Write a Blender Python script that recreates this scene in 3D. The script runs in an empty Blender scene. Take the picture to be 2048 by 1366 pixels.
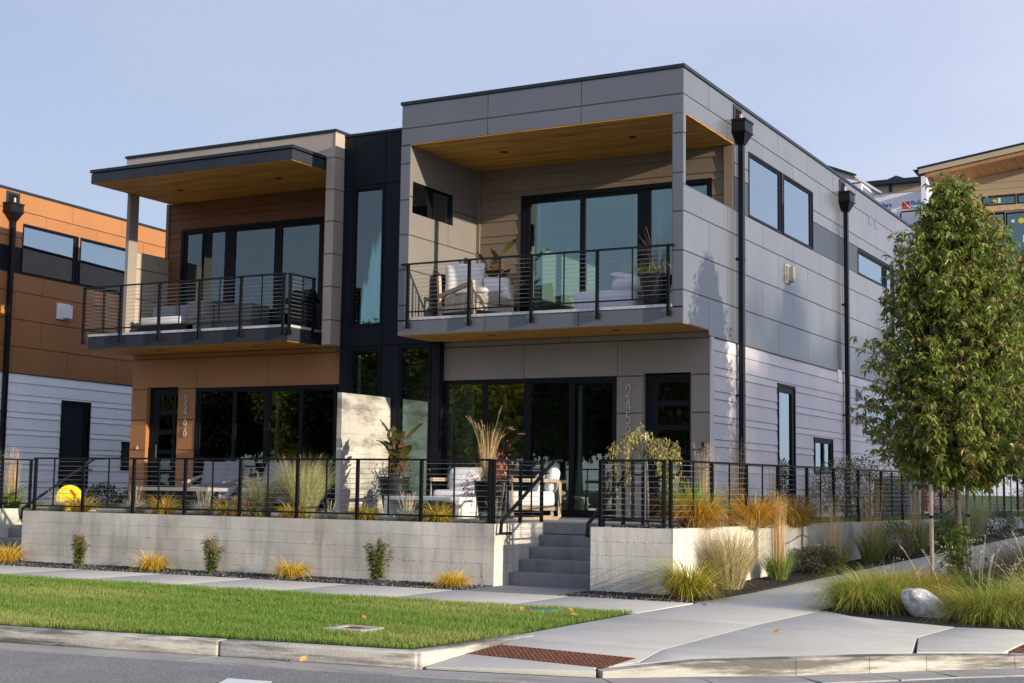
import bpy, math, random
import numpy as np
from mathutils import Vector, Matrix
random.seed(7); rng = np.random.default_rng(7)
sc = bpy.context.scene
COL = sc.collection

# ------------------------------------------------------------------ camera
cd = bpy.data.cameras.new("camera"); cam = bpy.data.objects.new("camera", cd); COL.objects.link(cam)
yaw, pitch, roll = -0.500975, 0.101718, 0.0138617
cy, sy = math.cos(yaw), math.sin(yaw)
F = Vector((sy*math.cos(pitch), cy*math.cos(pitch), math.sin(pitch)))
R0 = Vector((cy, -sy, 0)); U0 = R0.cross(F)
R = R0*math.cos(roll) + U0*math.sin(roll); U = -R0*math.sin(roll) + U0*math.cos(roll)
m = Matrix((R, U, -F)).transposed().to_4x4(); m.translation = Vector((8.384, -20.969, 1.396))
cam.matrix_world = m
cd.sensor_width = 36; cd.lens = 49.855; cd.clip_start = .1; cd.clip_end = 2000
sc.camera = cam

# ------------------------------------------------------------------ light
SUN_AZ = math.atan2(1.0, -0.172); SUN_EL = math.radians(11.2)
w = bpy.data.worlds.new("World"); sc.world = w; w.use_nodes = True
nt = w.node_tree; nt.nodes.clear()
sky = nt.nodes.new("ShaderNodeTexSky"); sky.sky_type = 'NISHITA'; sky.sun_disc = False
sky.sun_elevation = SUN_EL; sky.sun_rotation = SUN_AZ
sky.altitude = 600; sky.air_density = 1.0; sky.dust_density = 0.6; sky.ozone_density = 3.0
# thin bright high haze and wisps of cloud over the clear sky
tc = nt.nodes.new("ShaderNodeTexCoord"); mp = nt.nodes.new("ShaderNodeMapping"); mp.inputs['Scale'].default_value = (1, 1, 3.2)
nz = nt.nodes.new("ShaderNodeTexNoise"); nz.inputs['Scale'].default_value = 2.2; nz.inputs['Detail'].default_value = 6; nz.inputs['Roughness'].default_value = .45
rp = nt.nodes.new("ShaderNodeMapRange"); rp.inputs[1].default_value = .35; rp.inputs[2].default_value = .75; rp.inputs[3].default_value = .60; rp.inputs[4].default_value = .88
mx = nt.nodes.new("ShaderNodeMix"); mx.data_type = 'RGBA'; mx.inputs[7].default_value = (3.3, 3.42, 4.3, 1)
# the haze is brighter towards the sun
dp = nt.nodes.new("ShaderNodeVectorMath"); dp.operation = 'DOT_PRODUCT'; dp.inputs[1].default_value = Vector((1, -.172, .2)).normalized()
dr = nt.nodes.new("ShaderNodeMapRange"); dr.inputs[1].default_value = -1; dr.inputs[2].default_value = 1; dr.inputs[3].default_value = .76; dr.inputs[4].default_value = 2.1
hz = nt.nodes.new("ShaderNodeVectorMath"); hz.operation = 'SCALE'; hz.inputs[0].default_value = (3.35, 3.55, 4.4)
bg = nt.nodes.new("ShaderNodeBackground"); bg.inputs['Strength'].default_value = 0.1
ow = nt.nodes.new("ShaderNodeOutputWorld")
L = nt.links.new
L(tc.outputs['Generated'], mp.inputs[0]); L(mp.outputs[0], nz.inputs['Vector']); L(nz.outputs[0], rp.inputs[0])
L(tc.outputs['Generated'], dp.inputs[0]); L(dp.outputs['Value'], dr.inputs[0]); L(dr.outputs[0], hz.inputs['Scale']); L(hz.outputs[0], mx.inputs[7])
L(rp.outputs[0], mx.inputs[0]); L(sky.outputs[0], mx.inputs[6]); L(mx.outputs[2], bg.inputs[0]); L(bg.outputs[0], ow.inputs[0])
sd = bpy.data.lights.new("sun", 'SUN'); sd.energy = 4.0; sd.angle = math.radians(.5); sd.color = (1, .87, .68)
so = bpy.data.objects.new("sun", sd); COL.objects.link(so)
so.rotation_euler = Vector((1, -.172, .2)).to_track_quat('Z', 'Y').to_euler()
sc.view_settings.view_transform = 'Standard'; sc.view_settings.look = 'None'
sc.view_settings.gamma = 1; sc.view_settings.use_curve_mapping = False
sc.view_settings.exposure = 0.88

# ------------------------------------------------------------------ materials
def M(name, col, rough=.6, spec=.4, var=.06, scale=2.0, bump=0., bscale=30., metal=0., attr=False, rnd=0., trans=0., streak=None, stretch=(1, 1, 1), speck=0.):
    mt = bpy.data.materials.new(name); mt.use_nodes = True
    n = mt.node_tree.nodes; l = mt.node_tree.links.new
    b = n['Principled BSDF']; b.inputs['Roughness'].default_value = rough
    b.inputs['Specular IOR Level'].default_value = spec; b.inputs['Metallic'].default_value = metal
    if attr:
        a = n.new('ShaderNodeAttribute'); a.attribute_name = 'Col'; src = a.outputs['Color']
    else:
        c = n.new('ShaderNodeRGB'); c.outputs[0].default_value = (*col, 1); src = c.outputs[0]
    tcx = n.new('ShaderNodeTexCoord'); mpp = n.new('ShaderNodeMapping'); mpp.inputs['Scale'].default_value = stretch
    l(tcx.outputs['Object'], mpp.inputs[0])
    def mul(src, fac_out):
        hs = n.new('ShaderNodeHueSaturation'); l(src, hs.inputs['Color']); l(fac_out, hs.inputs['Value']); return hs.outputs[0]
    if var > 0:
        z = n.new('ShaderNodeTexNoise'); z.inputs['Scale'].default_value = scale; z.inputs['Detail'].default_value = 7; z.inputs['Roughness'].default_value = .6
        l(mpp.outputs[0], z.inputs['Vector'])
        mr = n.new('ShaderNodeMapRange'); mr.inputs[1].default_value = .3; mr.inputs[2].default_value = .7; mr.inputs[3].default_value = 1-var*1.5; mr.inputs[4].default_value = 1+var*1.5
        l(z.outputs[0], mr.inputs[0]); src = mul(src, mr.outputs[0])
    if streak:   # (scale xyz, low, high, amount)
        s2 = n.new('ShaderNodeMapping'); s2.inputs['Scale'].default_value = streak[0]; l(tcx.outputs['Object'], s2.inputs[0])
        z = n.new('ShaderNodeTexNoise'); z.inputs['Scale'].default_value = 1; z.inputs['Detail'].default_value = 8; z.inputs['Roughness'].default_value = .65; l(s2.outputs[0], z.inputs['Vector'])
        mr = n.new('ShaderNodeMapRange'); mr.inputs[1].default_value = streak[1]; mr.inputs[2].default_value = streak[2]; mr.inputs[3].default_value = 1; mr.inputs[4].default_value = streak[3]
        l(z.outputs[0], mr.inputs[0]); src = mul(src, mr.outputs[0])
    if speck > 0:
        z = n.new('ShaderNodeTexNoise'); z.inputs['Scale'].default_value = 65 if speck > .3 else 120; z.inputs['Detail'].default_value = 2; l(tcx.outputs['Object'], z.inputs['Vector'])
        mr = n.new('ShaderNodeMapRange'); mr.inputs[1].default_value = .35; mr.inputs[2].default_value = .65; mr.inputs[3].default_value = 1-speck; mr.inputs[4].default_value = 1+speck
        l(z.outputs[0], mr.inputs[0]); src = mul(src, mr.outputs[0])
    if rnd > 0:
        oi = n.new('ShaderNodeObjectInfo'); mr = n.new('ShaderNodeMapRange'); mr.inputs[3].default_value = 1-rnd; mr.inputs[4].default_value = 1+rnd
        l(oi.outputs['Random'], mr.inputs[0]); src = mul(src, mr.outputs[0])
    l(src, b.inputs['Base Color'])
    if bump > 0:
        z = n.new('ShaderNodeTexNoise'); z.inputs['Scale'].default_value = bscale; z.inputs['Detail'].default_value = 4; l(mpp.outputs[0], z.inputs['Vector'])
        bp = n.new('ShaderNodeBump'); bp.inputs['Strength'].default_value = bump; bp.inputs['Distance'].default_value = .01
        l(z.outputs[0], bp.inputs['Height']); l(bp.outputs[0], b.inputs['Normal'])
    if trans > 0:
        o = n['Material Output']; t = n.new('ShaderNodeBsdfTranslucent'); l(src, t.inputs[0])
        ms = n.new('ShaderNodeMixShader'); ms.inputs[0].default_value = trans
        l(b.outputs[0], ms.inputs[1]); l(t.outputs[0], ms.inputs[2]); l(ms.outputs[0], o.inputs[0])
    return mt
def glass(name, tint, ior, gl=(.95, .97, 1), base=0.0):
    mt = bpy.data.materials.new(name); mt.use_nodes = True
    n = mt.node_tree.nodes; l = mt.node_tree.links.new; n.remove(n['Principled BSDF'])
    t = n.new('ShaderNodeBsdfTransparent'); t.inputs[0].default_value = (*tint, 1)
    g = n.new('ShaderNodeBsdfGlossy'); g.inputs['Roughness'].default_value = 0.0; g.inputs[0].default_value = (*gl, 1)
    fr = n.new('ShaderNodeFresnel'); fr.inputs[0].default_value = ior
    ad = n.new('ShaderNodeMath'); ad.operation = 'ADD'; ad.inputs[1].default_value = base; ad.use_clamp = True; l(fr.outputs[0], ad.inputs[0])
    z = n.new('ShaderNodeTexNoise'); z.inputs['Scale'].default_value = 1.3
    bp = n.new('ShaderNodeBump'); bp.inputs['Strength'].default_value = .02; bp.inputs['Distance'].default_value = .02
    l(z.outputs[0], bp.inputs['Height']); l(bp.outputs[0], g.inputs['Normal'])
    ms = n.new('ShaderNodeMixShader'); l(ad.outputs[0], ms.inputs[0]); l(t.outputs[0], ms.inputs[1]); l(g.outputs[0], ms.inputs[2])
    l(ms.outputs[0], n['Material Output'].inputs[0]); return mt

m_grey = M('grey_cladding_panel', (.098, .105, .122), .27, .75, .05, .8, rnd=.06, streak=((4, 4, .3), .52, .8, .88))
m_inner = M('warm_grey_panel', (.165, .152, .136), .5, .35, .05, .8)
m_band = M('dark_grey_band_panel', (.028, .036, .05), .45, .5, .05, .8, rnd=.04)
m_taupe = M('taupe_panel', (.235, .205, .175), .6, .35, .05, .8, rnd=.04)
m_tsid = M('taupe_lap_siding', (.185, .145, .105), .65, .3, .05, 1, rnd=.05)
m_lsid = M('pale_grey_lap_siding', (.64, .60, .61), .62, .3, .04, 1, rnd=.03)
m_beige = M('beige_panel', (.36, .30, .25), .55, .4, .05, .8, rnd=.04)
m_orange = M('burnt_orange_panel', (.31, .135, .048), .5, .4, .05, .8, rnd=.05)
m_brown = M('russet_lap_siding', (.15, .062, .026), .6, .3, .05, 1, rnd=.05)
m_white = M('white_lap_siding', (.88, .92, .98), .55, .35, .03, 1, rnd=.02)
m_fascia = M('charcoal_metal_fascia', (.022, .026, .034), .5, .25, .12, 1.5, rnd=.06)
m_tower = M('midnight_blue_panel', (.006, .008, .013), .55, .16, .1, 1, rnd=.08)
m_cope = M('dark_slate_coping', (.013, .02, .032), .45, .3, .05, 1)
m_black = M('black_powder_coated_metal', (.005, .006, .008), .42, .22, .05, 3)
m_frame = M('dark_bronze_window_frame', (.004, .005, .008), .5, .16, .04, 3)
m_core = M('black_wall_membrane', (.018, .018, .02), .9, .1, .05, 3)
m_wood = M('cedar_soffit_board', (.52, .25, .045), .5, .35, .25, 1.6, rnd=.14, stretch=(.7, 9, 9))
m_galv = M('galvanised_steel_edge', (.50, .51, .53), .4, .5, .25, 45, metal=.35)
m_cable = M('stainless_cable', (.26, .27, .28), .35, .5, 0, metal=.6)
m_inside = M('interior_plaster', (.62, .60, .56), .9, .1, .03, 1)
m_infloor = M('interior_wood_floor', (.16, .10, .06), .5, .3, .15, 3, stretch=(1, 6, 1))
m_conc = M('board_formed_concrete', (.50, .475, .42), .85, .2, .19, .9, bump=.22, bscale=26, rnd=.05, streak=((5, 5, .6), .48, .72, .66), speck=.09)
m_finc = M('weathered_fin_concrete', (.385, .365, .32), .85, .2, .20, 1.8, bump=.4, bscale=18, streak=((2.0, 1.3, 5), .50, .64, .50), speck=.1)
m_step = M('dark_step_concrete', (.165, .17, .18), .85, .2, .12, 3, bump=.2, bscale=30, streak=((3, 3, .6), .5, .7, .7), rnd=.05)
m_walk = M('sidewalk_concrete', (.46, .44, .40), .85, .15, .09, .55, bump=.12, bscale=60, rnd=.015, streak=((.9, 2.6, 1), .55, .8, .82), speck=.09)
m_curb = M('curb_concrete', (.42, .40, .36), .85, .15, .1, 1.2, bump=.3, bscale=40, streak=((.9, .9, 10), .45, .60, .30), speck=.12)
m_gut = M('gutter_concrete', (.30, .29, .275), .85, .15, .1, 2, bump=.2, bscale=50, streak=((.8, 6, 1), .5, .7, .7), speck=.1)
m_asph = M('asphalt', (.19, .187, .19), .85, .25, .12, .9, bump=.5, bscale=120, speck=.45)
m_patio = M('patio_paver', (.26, .25, .235), .8, .2, .1, 1.2, speck=.06, rnd=.03)
m_soil = M('dark_bark_mulch', (.035, .03, .027), .95, .1, .4, 25, bump=.6, bscale=60)
m_gravel = M('black_basalt_gravel', (.06, .062, .066), .8, .25, .0, attr=True)
m_plant = M('plant_blade', (.1, .1, .05), .65, .25, .0, attr=True, trans=.25)
m_leaf = M('glossy_leaf', (.1, .1, .05), .34, .5, .0, attr=True, trans=.28)
m_grass = M('lawn_blade', (.1, .1, .05), .6, .3, .0, attr=True, trans=.35)
m_turf = M('lawn_soil', (.045, .075, .018), .95, .1, .3, 6)
m_bark = M('grey_bark', (.16, .13, .10), .9, .1, .25, 14, bump=.6, bscale=40, stretch=(1, 1, .3))
m_stake = M('weathered_wood_stake', (.33, .27, .20), .8, .2, .2, 20, stretch=(4, 4, .4))
m_rust = M('rusted_iron', (.13, .05, .03), .8, .25, .3, 22, bump=.3, bscale=80)
m_stone = M('white_boulder', (.50, .49, .48), .85, .2, .35, 14, bump=1.0, bscale=24, speck=.3)
m_cush = M('white_cushion_fabric', (.62, .61, .60), .9, .1, .04, 6, bump=.15, bscale=200)
m_cushl = M('lilac_grey_cushion', (.20, .20, .23), .9, .1, .04, 6, bump=.15, bscale=200)
m_teak = M('weathered_teak', (.36, .28, .19), .7, .25, .15, 9, stretch=(3, 3, 1))
m_table = M('cream_table', (.66, .66, .60), .6, .3, .03, 2)
m_pot = M('black_glazed_pot', (.013, .013, .015), .25, .55, .05, 3)
m_wick = M('grey_wicker', (.09, .09, .092), .8, .2, .3, 60, bump=.6, bscale=90)
m_rope = M('pale_rope', (.28, .27, .26), .9, .15, .2, 40, bump=.5, bscale=60)
m_yel = M('yellow_plastic', (.80, .62, .02), .4, .45, .03, 3)
m_red = M('red_plastic', (.55, .04, .02), .4, .45, .03, 3)
m_stripe = M('striped_fabric', (.42, .37, .31), .9, .1, .5, 1, stretch=(16, .01, .01))
m_bed = M('white_bedding', (.55, .56, .60), .95, .05, .05, 3, bump=.2, bscale=15)
m_acd = M('charcoal_condenser_grille', (.04, .045, .055), .5, .4, .1, 3)
m_acg = M('grey_condenser_cabinet', (.22, .24, .27), .5, .4, .05, 3)
m_plas = M('white_plastic', (.70, .71, .70), .4, .45, .03, 3)
m_vent = M('beige_vent_metal', (.34, .31, .26), .5, .4, .05, 3)
m_steel = M('brushed_steel_number', (.42, .39, .35), .4, .5, .05, 8)
m_wrap = M('white_house_wrap', (.74, .73, .78), .6, .3, .04, 2, bump=.5, bscale=4)
m_wbeige = M('tan_siding', (.46, .37, .25), .7, .25, .05, 1, rnd=.04)
m_cedar = M('natural_cedar', (.42, .22, .09), .6, .3, .2, 3, rnd=.16, stretch=(6, 1, 1))
m_lumb = M('raw_lumber', (.55, .38, .22), .7, .2, .15, 5)
m_blue = M('print_blue', (.02, .16, .38), .6, .2, 0)
m_pred = M('print_red', (.62, .06, .05), .6, .2, 0)
m_green = M('green_lid_plastic', (.05, .16, .13), .6, .3, .08, 5)
m_stick = M('yellow_sticker', (.62, .55, .05), .6, .2, 0)
m_black2 = M('shade_black', (.012, .008, .007), .9, .1, 0)  # near-black stands in for shade in the scuppers and unlit rooms
m_deepg = M('far_foliage', (.05, .06, .02), .8, .1, .0, attr=True, trans=.2)
g_side = glass('side_window_glass', (.80, .88, .84), 2.4, (.78, .92, 1.0), .22)
g_front = glass('front_window_glass', (.70, .82, .78), 1.72, (.68, .90, .95), .05)
g_low = glass('patio_door_glass', (.66, .76, .72), 1.6, (.9, .97, .93), .10)

# ------------------------------------------------------------------ mesh helpers
class MB:
    def __init__(s): s.v = []; s.f = []
    def quadbox(s, pts):           # 8 points: bottom 4 then top 4
        n = len(s.v); s.v += [tuple(p) for p in pts]
        s.f += [(n, n+3, n+2, n+1), (n+4, n+5, n+6, n+7), (n, n+1, n+5, n+4), (n+1, n+2, n+6, n+5), (n+2, n+3, n+7, n+6), (n+3, n, n+4, n+7)]
    def box(s, x0, x1, y0, y1, z0, z1):
        if x0 > x1: x0, x1 = x1, x0
        if y0 > y1: y0, y1 = y1, y0
        if z0 > z1: z0, z1 = z1, z0
        s.quadbox([(x0, y0, z0), (x1, y0, z0), (x1, y1, z0), (x0, y1, z0), (x0, y0, z1), (x1, y0, z1), (x1, y1, z1), (x0, y1, z1)]); return s
    def prism(s, poly, z0, z1):    # z0/z1 numbers or functions of (x,y)
        a = sum(poly[i][0]*poly[(i+1) % len(poly)][1]-poly[(i+1) % len(poly)][0]*poly[i][1] for i in range(len(poly)))
        if a < 0: poly = poly[::-1]
        n = len(s.v); k = len(poly); g = lambda z, p: z(*p) if callable(z) else z
        s.v += [(p[0], p[1], g(z0, p)) for p in poly]+[(p[0], p[1], g(z1, p)) for p in poly]
        s.f.append(tuple(range(n+k-1, n-1, -1))); s.f.append(tuple(range(n+k, n+2*k)))
        for i in range(k): j = (i+1) % k; s.f.append((n+i, n+j, n+k+j, n+k+i))
        return s
    def tube(s, pts, r, n=6, cap=True):
        pts = [Vector(p) for p in pts]; k = len(pts); rr = r if hasattr(r, '__len__') else [r]*k; base = len(s.v)
        d0 = (pts[1]-pts[0]).normalized(); up = Vector((0, 0, 1)) if abs(d0.z) < .9 else Vector((1, 0, 0))
        for i, p in enumerate(pts):
            d = (pts[min(i+1, k-1)]-pts[max(i-1, 0)]).normalized(); a = d.cross(up).normalized(); b = a.cross(d)
            for j in range(n):
                t = 2*math.pi*(j+.5)/n; q = p+(a*math.cos(t)+b*math.sin(t))*rr[i]*(1.414 if n == 4 else 1); s.v.append(tuple(q))
        for i in range(k-1):
            for j in range(n): q = (j+1) % n; s.f.append((base+i*n+j, base+i*n+q, base+(i+1)*n+q, base+(i+1)*n+j))
        if cap:
            s.f.append(tuple(base+j for j in range(n-1, -1, -1))); s.f.append(tuple(base+(k-1)*n+j for j in range(n)))
        return s
    def lathe(s, cx, cy, prof, n=24):
        b = len(s.v)
        for r, z in prof:
            for j in range(n): t = 2*math.pi*j/n; s.v.append((cx+r*math.cos(t), cy+r*math.sin(t), z))
        for i in range(len(prof)-1):
            for j in range(n): q = (j+1) % n; s.f.append((b+i*n+j, b+i*n+q, b+(i+1)*n+q, b+(i+1)*n+j))
        s.f.append(tuple(b+j for j in range(n-1, -1, -1))); s.f.append(tuple(b+(len(prof)-1)*n+j for j in range(n)))
        return s
    def build(s, name, mat, parent=None, smooth=False, bevel=0, subsurf=0, **pr):
        me = bpy.data.meshes.new(name); me.from_pydata(s.v, [], s.f); me.update()
        if mat: me.materials.append(mat)
        if smooth: me.shade_smooth()
        o = bpy.data.objects.new(name, me); COL.objects.link(o)
        if parent: o.parent = parent
        if bevel:
            b = o.modifiers.new('b', 'BEVEL'); b.width = bevel; b.segments = 3; b.limit_method = 'ANGLE'
            me.shade_smooth()
        if subsurf: ss = o.modifiers.new('s', 'SUBSURF'); ss.levels = ss.render_levels = subsurf
        for k, v in pr.items(): o[k] = v
        return o
def thing(name, label, cat, loc=(0, 0, 0), rz=0, group=None):
    o = bpy.data.objects.new(name, None); COL.objects.link(o); o.location = loc; o.rotation_euler = (0, 0, rz)
    o['label'] = label; o['category'] = cat
    if group: o['group'] = group
    return o
def copy_thing(o, loc, rz=None, label=None, scale=None):
    c = o.copy(); COL.objects.link(c); c.location = loc
    if rz is not None: c.rotation_euler = (0, 0, rz)
    if scale: c.scale = (scale,)*3
    if label: c['label'] = label
    for ch in o.children:
        d = ch.copy(); COL.objects.link(d); d.parent = c
        for g in ch.children:
            e = g.copy(); COL.objects.link(e); e.parent = d
    return c
def bx(name, mat, parent, *b, **k): return MB().box(*b).build(name, mat, parent, **k)
def sub(r, holes):
    out = [r]
    for h in holes:
        nx = []
        for a0, a1, b0, b1 in out:
            h0, h1, g0, g1 = h
            if h0 >= a1 or h1 <= a0 or g0 >= b1 or g1 <= b0: nx.append((a0, a1, b0, b1)); continue
            if h0 > a0: nx.append((a0, h0, b0, b1))
            if h1 < a1: nx.append((h1, a1, b0, b1))
            m0, m1 = max(a0, h0), min(a1, h1)
            if g0 > b0: nx.append((m0, m1, b0, g0))
            if g1 < b1: nx.append((m0, m1, g1, b1))
        out = [q for q in nx if q[1]-q[0] > .012 and q[3]-q[2] > .012]
    return out
def ubox(mb, ax, pos, out, u0, u1, z0, z1, d0, d1):
    """box on wall plane ax=pos; d measured outward along 'out'"""
    a, b = pos+out*d0, pos+out*d1
    if ax == 'x': mb.box(a, b, u0, u1, z0, z1)
    else: mb.box(u0, u1, a, b, z0, z1)
def backing(root, name, ax, pos, out, u0, u1, z0, z1, holes, mat=None, th=.16):
    mb = MB()
    for r in sub((u0, u1, z0, z1), holes): ubox(mb, ax, pos, out, r[0], r[1], r[2], r[3], -th, -.014)
    mb.build(name, mat or m_core, root)
def panels(root, ax, pos, out, rows, holes, mat, gap=.007, name='panel', trim=True, tz=(0, 0)):
    """rows: (z0,z1,[u edges])"""
    tr = MB()
    for z0, z1, us in rows:
        for a, b in zip(us[:-1], us[1:]):
            rs = sub((a+gap*.8, b-gap*.8, z0+gap+.004, z1-gap-.004), holes)
            if not rs: continue
            mb = MB()
            for r in rs: ubox(mb, ax, pos, out, *r, -.014, 0)
            mb.build(name, mat, root)
        if trim:
            q = [(us[0], us[-1], z1-.0025, z1+.0025)]
            for h in holes:
                nq = []
                for s_ in q:
                    if h[2] < z1 < h[3] and h[0] < s_[1] and h[1] > s_[0]:
                        if h[0] > s_[0]: nq.append((s_[0], h[0], s_[2], s_[3]))
                        if h[1] < s_[1]: nq.append((h[1], s_[1], s_[2], s_[3]))
                    else: nq.append(s_)
                q = nq
            for s_ in q: ubox(tr, ax, pos, out, *s_, -.014, -.001)
    if trim and tr.v: tr.build('reveal_trim', mat, root, kind='stuff')
def siding(root, ax, pos, out, zs, us, holes, mat, name='board'):
    """lap boards between successive z lines (descending); us = list of joint sets"""
    for i, (zt, zb) in enumerate(zip(zs[:-1], zs[1:])):
        edges = us[i % len(us)]
        for a, b in zip(edges[:-1], edges[1:]):
            rs = sub((a+.0015, b-.0015, zb, zt), holes)
            if not rs: continue
            for r0, r1, q0, q1 in rs:
                mb = MB()
                lo, hi = pos+out*(0.004), pos+out*(-.010); bk = pos-out*.014
                if ax == 'x': P = [(bk, r0, q0), (lo, r0, q0), (lo, r1, q0), (bk, r1, q0), (bk, r0, q1-.004), (hi, r0, q1-.004), (hi, r1, q1-.004), (bk, r1, q1-.004)]
                else: P = [(r0, lo, q0), (r1, lo, q0), (r1, bk, q0), (r0, bk, q0), (r0, hi, q1-.004), (r1, hi, q1-.004), (r1, bk, q1-.004), (r0, bk, q1-.004)]
                mb.quadbox(P); mb.build(name, mat, root)
def window(root, ax, pos, out, u0, u1, z0, z1, panes, gmat, fw=.05, proud=.012, recess=.03, name='window', bars=None, fmat=None, blind=None):
    """panes: list of (u0,u1,z0,z1) glass openings"""
    mb = MB()
    for r in sub((u0, u1, z0, z1), panes): ubox(mb, ax, pos, out, *r, -.11, proud-.02)
    for r in ((u0, u1, z1-fw, z1), (u0, u1, z0, z0+fw), (u0, u0+fw, z0+fw, z1-fw), (u1-fw, u1, z0+fw, z1-fw)): ubox(mb, ax, pos, out, *r, proud-.02, proud)
    fo = mb.build(name, fmat or m_frame, root)
    for p in panes:
        q = MB(); ubox(q, ax, pos, out, *p, -recess-.008, -recess); q.build('pane', gmat, fo)
        if blind:
            q = MB(); ubox(q, ax, pos, out, p[0], p[1], p[3]-(p[3]-p[2])*blind, p[3], -.09, -.085); q.build('roller_blind', m_cush, fo)
    return fo
STROKES = {'2': [(-.5, .62), (-.42, .85), (-.2, 1), (.15, 1), (.42, .85), (.5, .65), (.4, .42), (-.5, 0), (.55, 0)],
           '4': [(.55, .25), (-.5, .25), (.25, 1), (.25, 0)],
           '6': [(.3, 1), (-.2, .62), (-.48, .33), (-.4, .1), (-.15, 0), (.2, 0), (.45, .14), (.48, .36), (.3, .55), (0, .6), (-.3, .5)],
           '5': [(.42, 1), (-.3, 1), (-.4, .55), (0, .62), (.35, .52), (.5, .28), (.35, .07), (0, 0), (-.4, .08)]}
def digit(root, ch, x, y, z, h):
    mb = MB(); p = [Vector((x+a*h*.42, z+b*h)) for a, b in STROKES[ch]]; w_ = .0085
    for i, (a, b) in enumerate(zip(p[:-1], p[1:])):
        d = (b-a).normalized(); n_ = Vector((-d.y, d.x))*w_; a2, b2 = a-d*w_*.6, b+d*w_*.6; y0, y1 = y-.006-.0004*i, y+.004
        q = [a2-n_, b2-n_, b2+n_, a2+n_]; mb.quadbox([(c_.x, y1, c_.y) for c_ in q]+[(c_.x, y0, c_.y) for c_ in q])
    for k_ in (0, -1): mb.tube([(p[k_].x, y, p[k_].y), (p[k_].x, y+.02, p[k_].y)], .005, 6)
    mb.build('house_number', m_steel, root)
def arange(a, b, s): 
    r = []; x = a
    while x < b: r.append(x); x += s
    return r

# ------------------------------------------------------------------ ground, road, walks
mb = MB(); mb.prism([(-700, -700), (700, -700), (700, 900), (-700, 900)], -.6, -.3); mb.build('terrain', m_turf, kind='structure')
mb = MB(); mb.prism([(-120, -32), (120, -32), (120, 120), (-120, 120)], -.3, -.15); mb.build('road', m_asph, kind='structure')
CF = lambda x: -10.72-.134*(1.93-x)         # face of the front kerb
# curb in lengths, with joints
cb = bpy.data.objects.new('curb', None); COL.objects.link(cb); cb['kind'] = 'structure'
gt = bpy.data.objects.new('gutter', None); COL.objects.link(gt); gt['kind'] = 'structure'
xs = [1.90, -.02, -3.1, -6.1, -9.2, -12.2, -15.2, -18.2, -24, -30, -40]
for i, (b, a) in enumerate(zip(xs[:-1], xs[1:])):
    a += .012
    mb = MB(); mb.prism([(a, CF(a)), (b, CF(b)), (b, CF(b)+.16), (a, CF(a)+.16)], -.15, 0)
    mb.build('curb_length', m_curb, cb, bevel=.025)
    MB().prism([(a, CF(a)-.40), (b, CF(b)-.40), (b, CF(b)-.002), (a, CF(a)-.002)], -.16, lambda x, y: -.14).build('gutter_length', m_gut, gt)
MB().prism([(1.75, -10.73), (1.94, -10.70), (2.12, -9.0), (1.95, -9.0)], -.15, lambda x, y: .0 if y < -10 else .015).build('curb_length', m_curb, cb, bevel=.02)
# kerb round the corner
cp = [(3.45, -10.35, -.085), (4.05, -9.82, -.018), (4.72, -9.28, 0), (5.2, -8.76, .0), (5.57, -8.30, -.01), (6.2, -7.66, -.03), (6.75, -7.05, -.07)]
for ci, ((x0, y0, z0), (x1, y1, z1)) in enumerate(zip(cp[:-1], cp[1:])):
    d = Vector((x1-x0, y1-y0)); L_ = d.length; d /= L_; nrm = Vector((-d.y, d.x))
    e = d*(.005 if ci in (2, 4) else 0)
    mb = MB(); a, b = (x0+e.x, y0+e.y), (x1-e.x, y1-e.y)
    q = [(a[0], a[1], -.2), (b[0], b[1], -.2), (b[0]+nrm.x*.15, b[1]+nrm.y*.15, -.2), (a[0]+nrm.x*.15, a[1]+nrm.y*.15, -.2)]
    mb.quadbox(q+[(q[0][0], q[0][1], z0), (q[1][0], q[1][1], z1), (q[2][0], q[2][1], z1+.003), (q[3][0], q[3][1], z0+.003)])
    mb.build('curb_length', m_curb, cb)
    mb = MB(); mb.prism([(x0, y0), (x1, y1), (x1-nrm.x*.42, y1-nrm.y*.42), (x0-nrm.x*.42, y0-nrm.y*.42)], -.16, -.138); mb.build('gutter_length', m_gut, gt)
MB().prism([(1.92, CF(1.92)-.40), (3.75, -10.73), (3.45, -10.37), (1.92, -10.75)], -.16, -.138).build('gutter_length', m_gut, gt)
MB().prism([(6.8, -7.4), (7.15, -7.15), (8.2, 3), (10, 30), (9.6, 30), (7.9, 3)], -.16, -.136).build('gutter_length', m_gut, gt)
MB().prism([(6.78, -7.0), (6.93, -7.02), (7.9, 3), (9.7, 30), (9.5, 30), (7.7, 3)], -.15, .1).build('curb_length', m_curb, cb)
MB().prism([(.95, -12.0), (1.35, -11.95), (2.9, -15), (2.4, -15)], -.149, -.145).build('road_marking', m_plas, kind='structure')
# concrete corner, sidewalk and path : separate slabs
sw = bpy.data.objects.new('sidewalk', None); COL.objects.link(sw); sw['kind'] = 'structure'
def slab(poly, top=0.0, parent=None, mat=None, name='slab'):
    c = Vector((sum(p[0] for p in poly)/len(poly), sum(p[1] for p in poly)/len(poly)))
    pp = [tuple(Vector(p)+(c-Vector(p)).normalized()*.009) for p in poly]
    MB().prism(pp, -.14, top).build(name, mat or m_walk, parent or sw, bevel=.006)
x = 1.90; 
while x > -40:
    slab([(x-1.72, -6.12), (x, -6.12), (x, -4.38), (x-1.72, -4.38)]); x -= 1.72
rampz = lambda x, y: 0.0 if y > -9.4 else max(-.125, -.09*(-9.4-y))
slab([(1.9, -6.6), (3.47, -6.6), (3.52, -4.6), (3.5, -4.25), (1.95, -4.25)])
slab([(1.92, -9.22), (3.53, -9.27), (3.47, -6.6), (1.9, -6.6)])
slab([(2.10, -9.9), (3.58, -9.93), (3.53, -9.27), (2.05, -9.22)], rampz)
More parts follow.
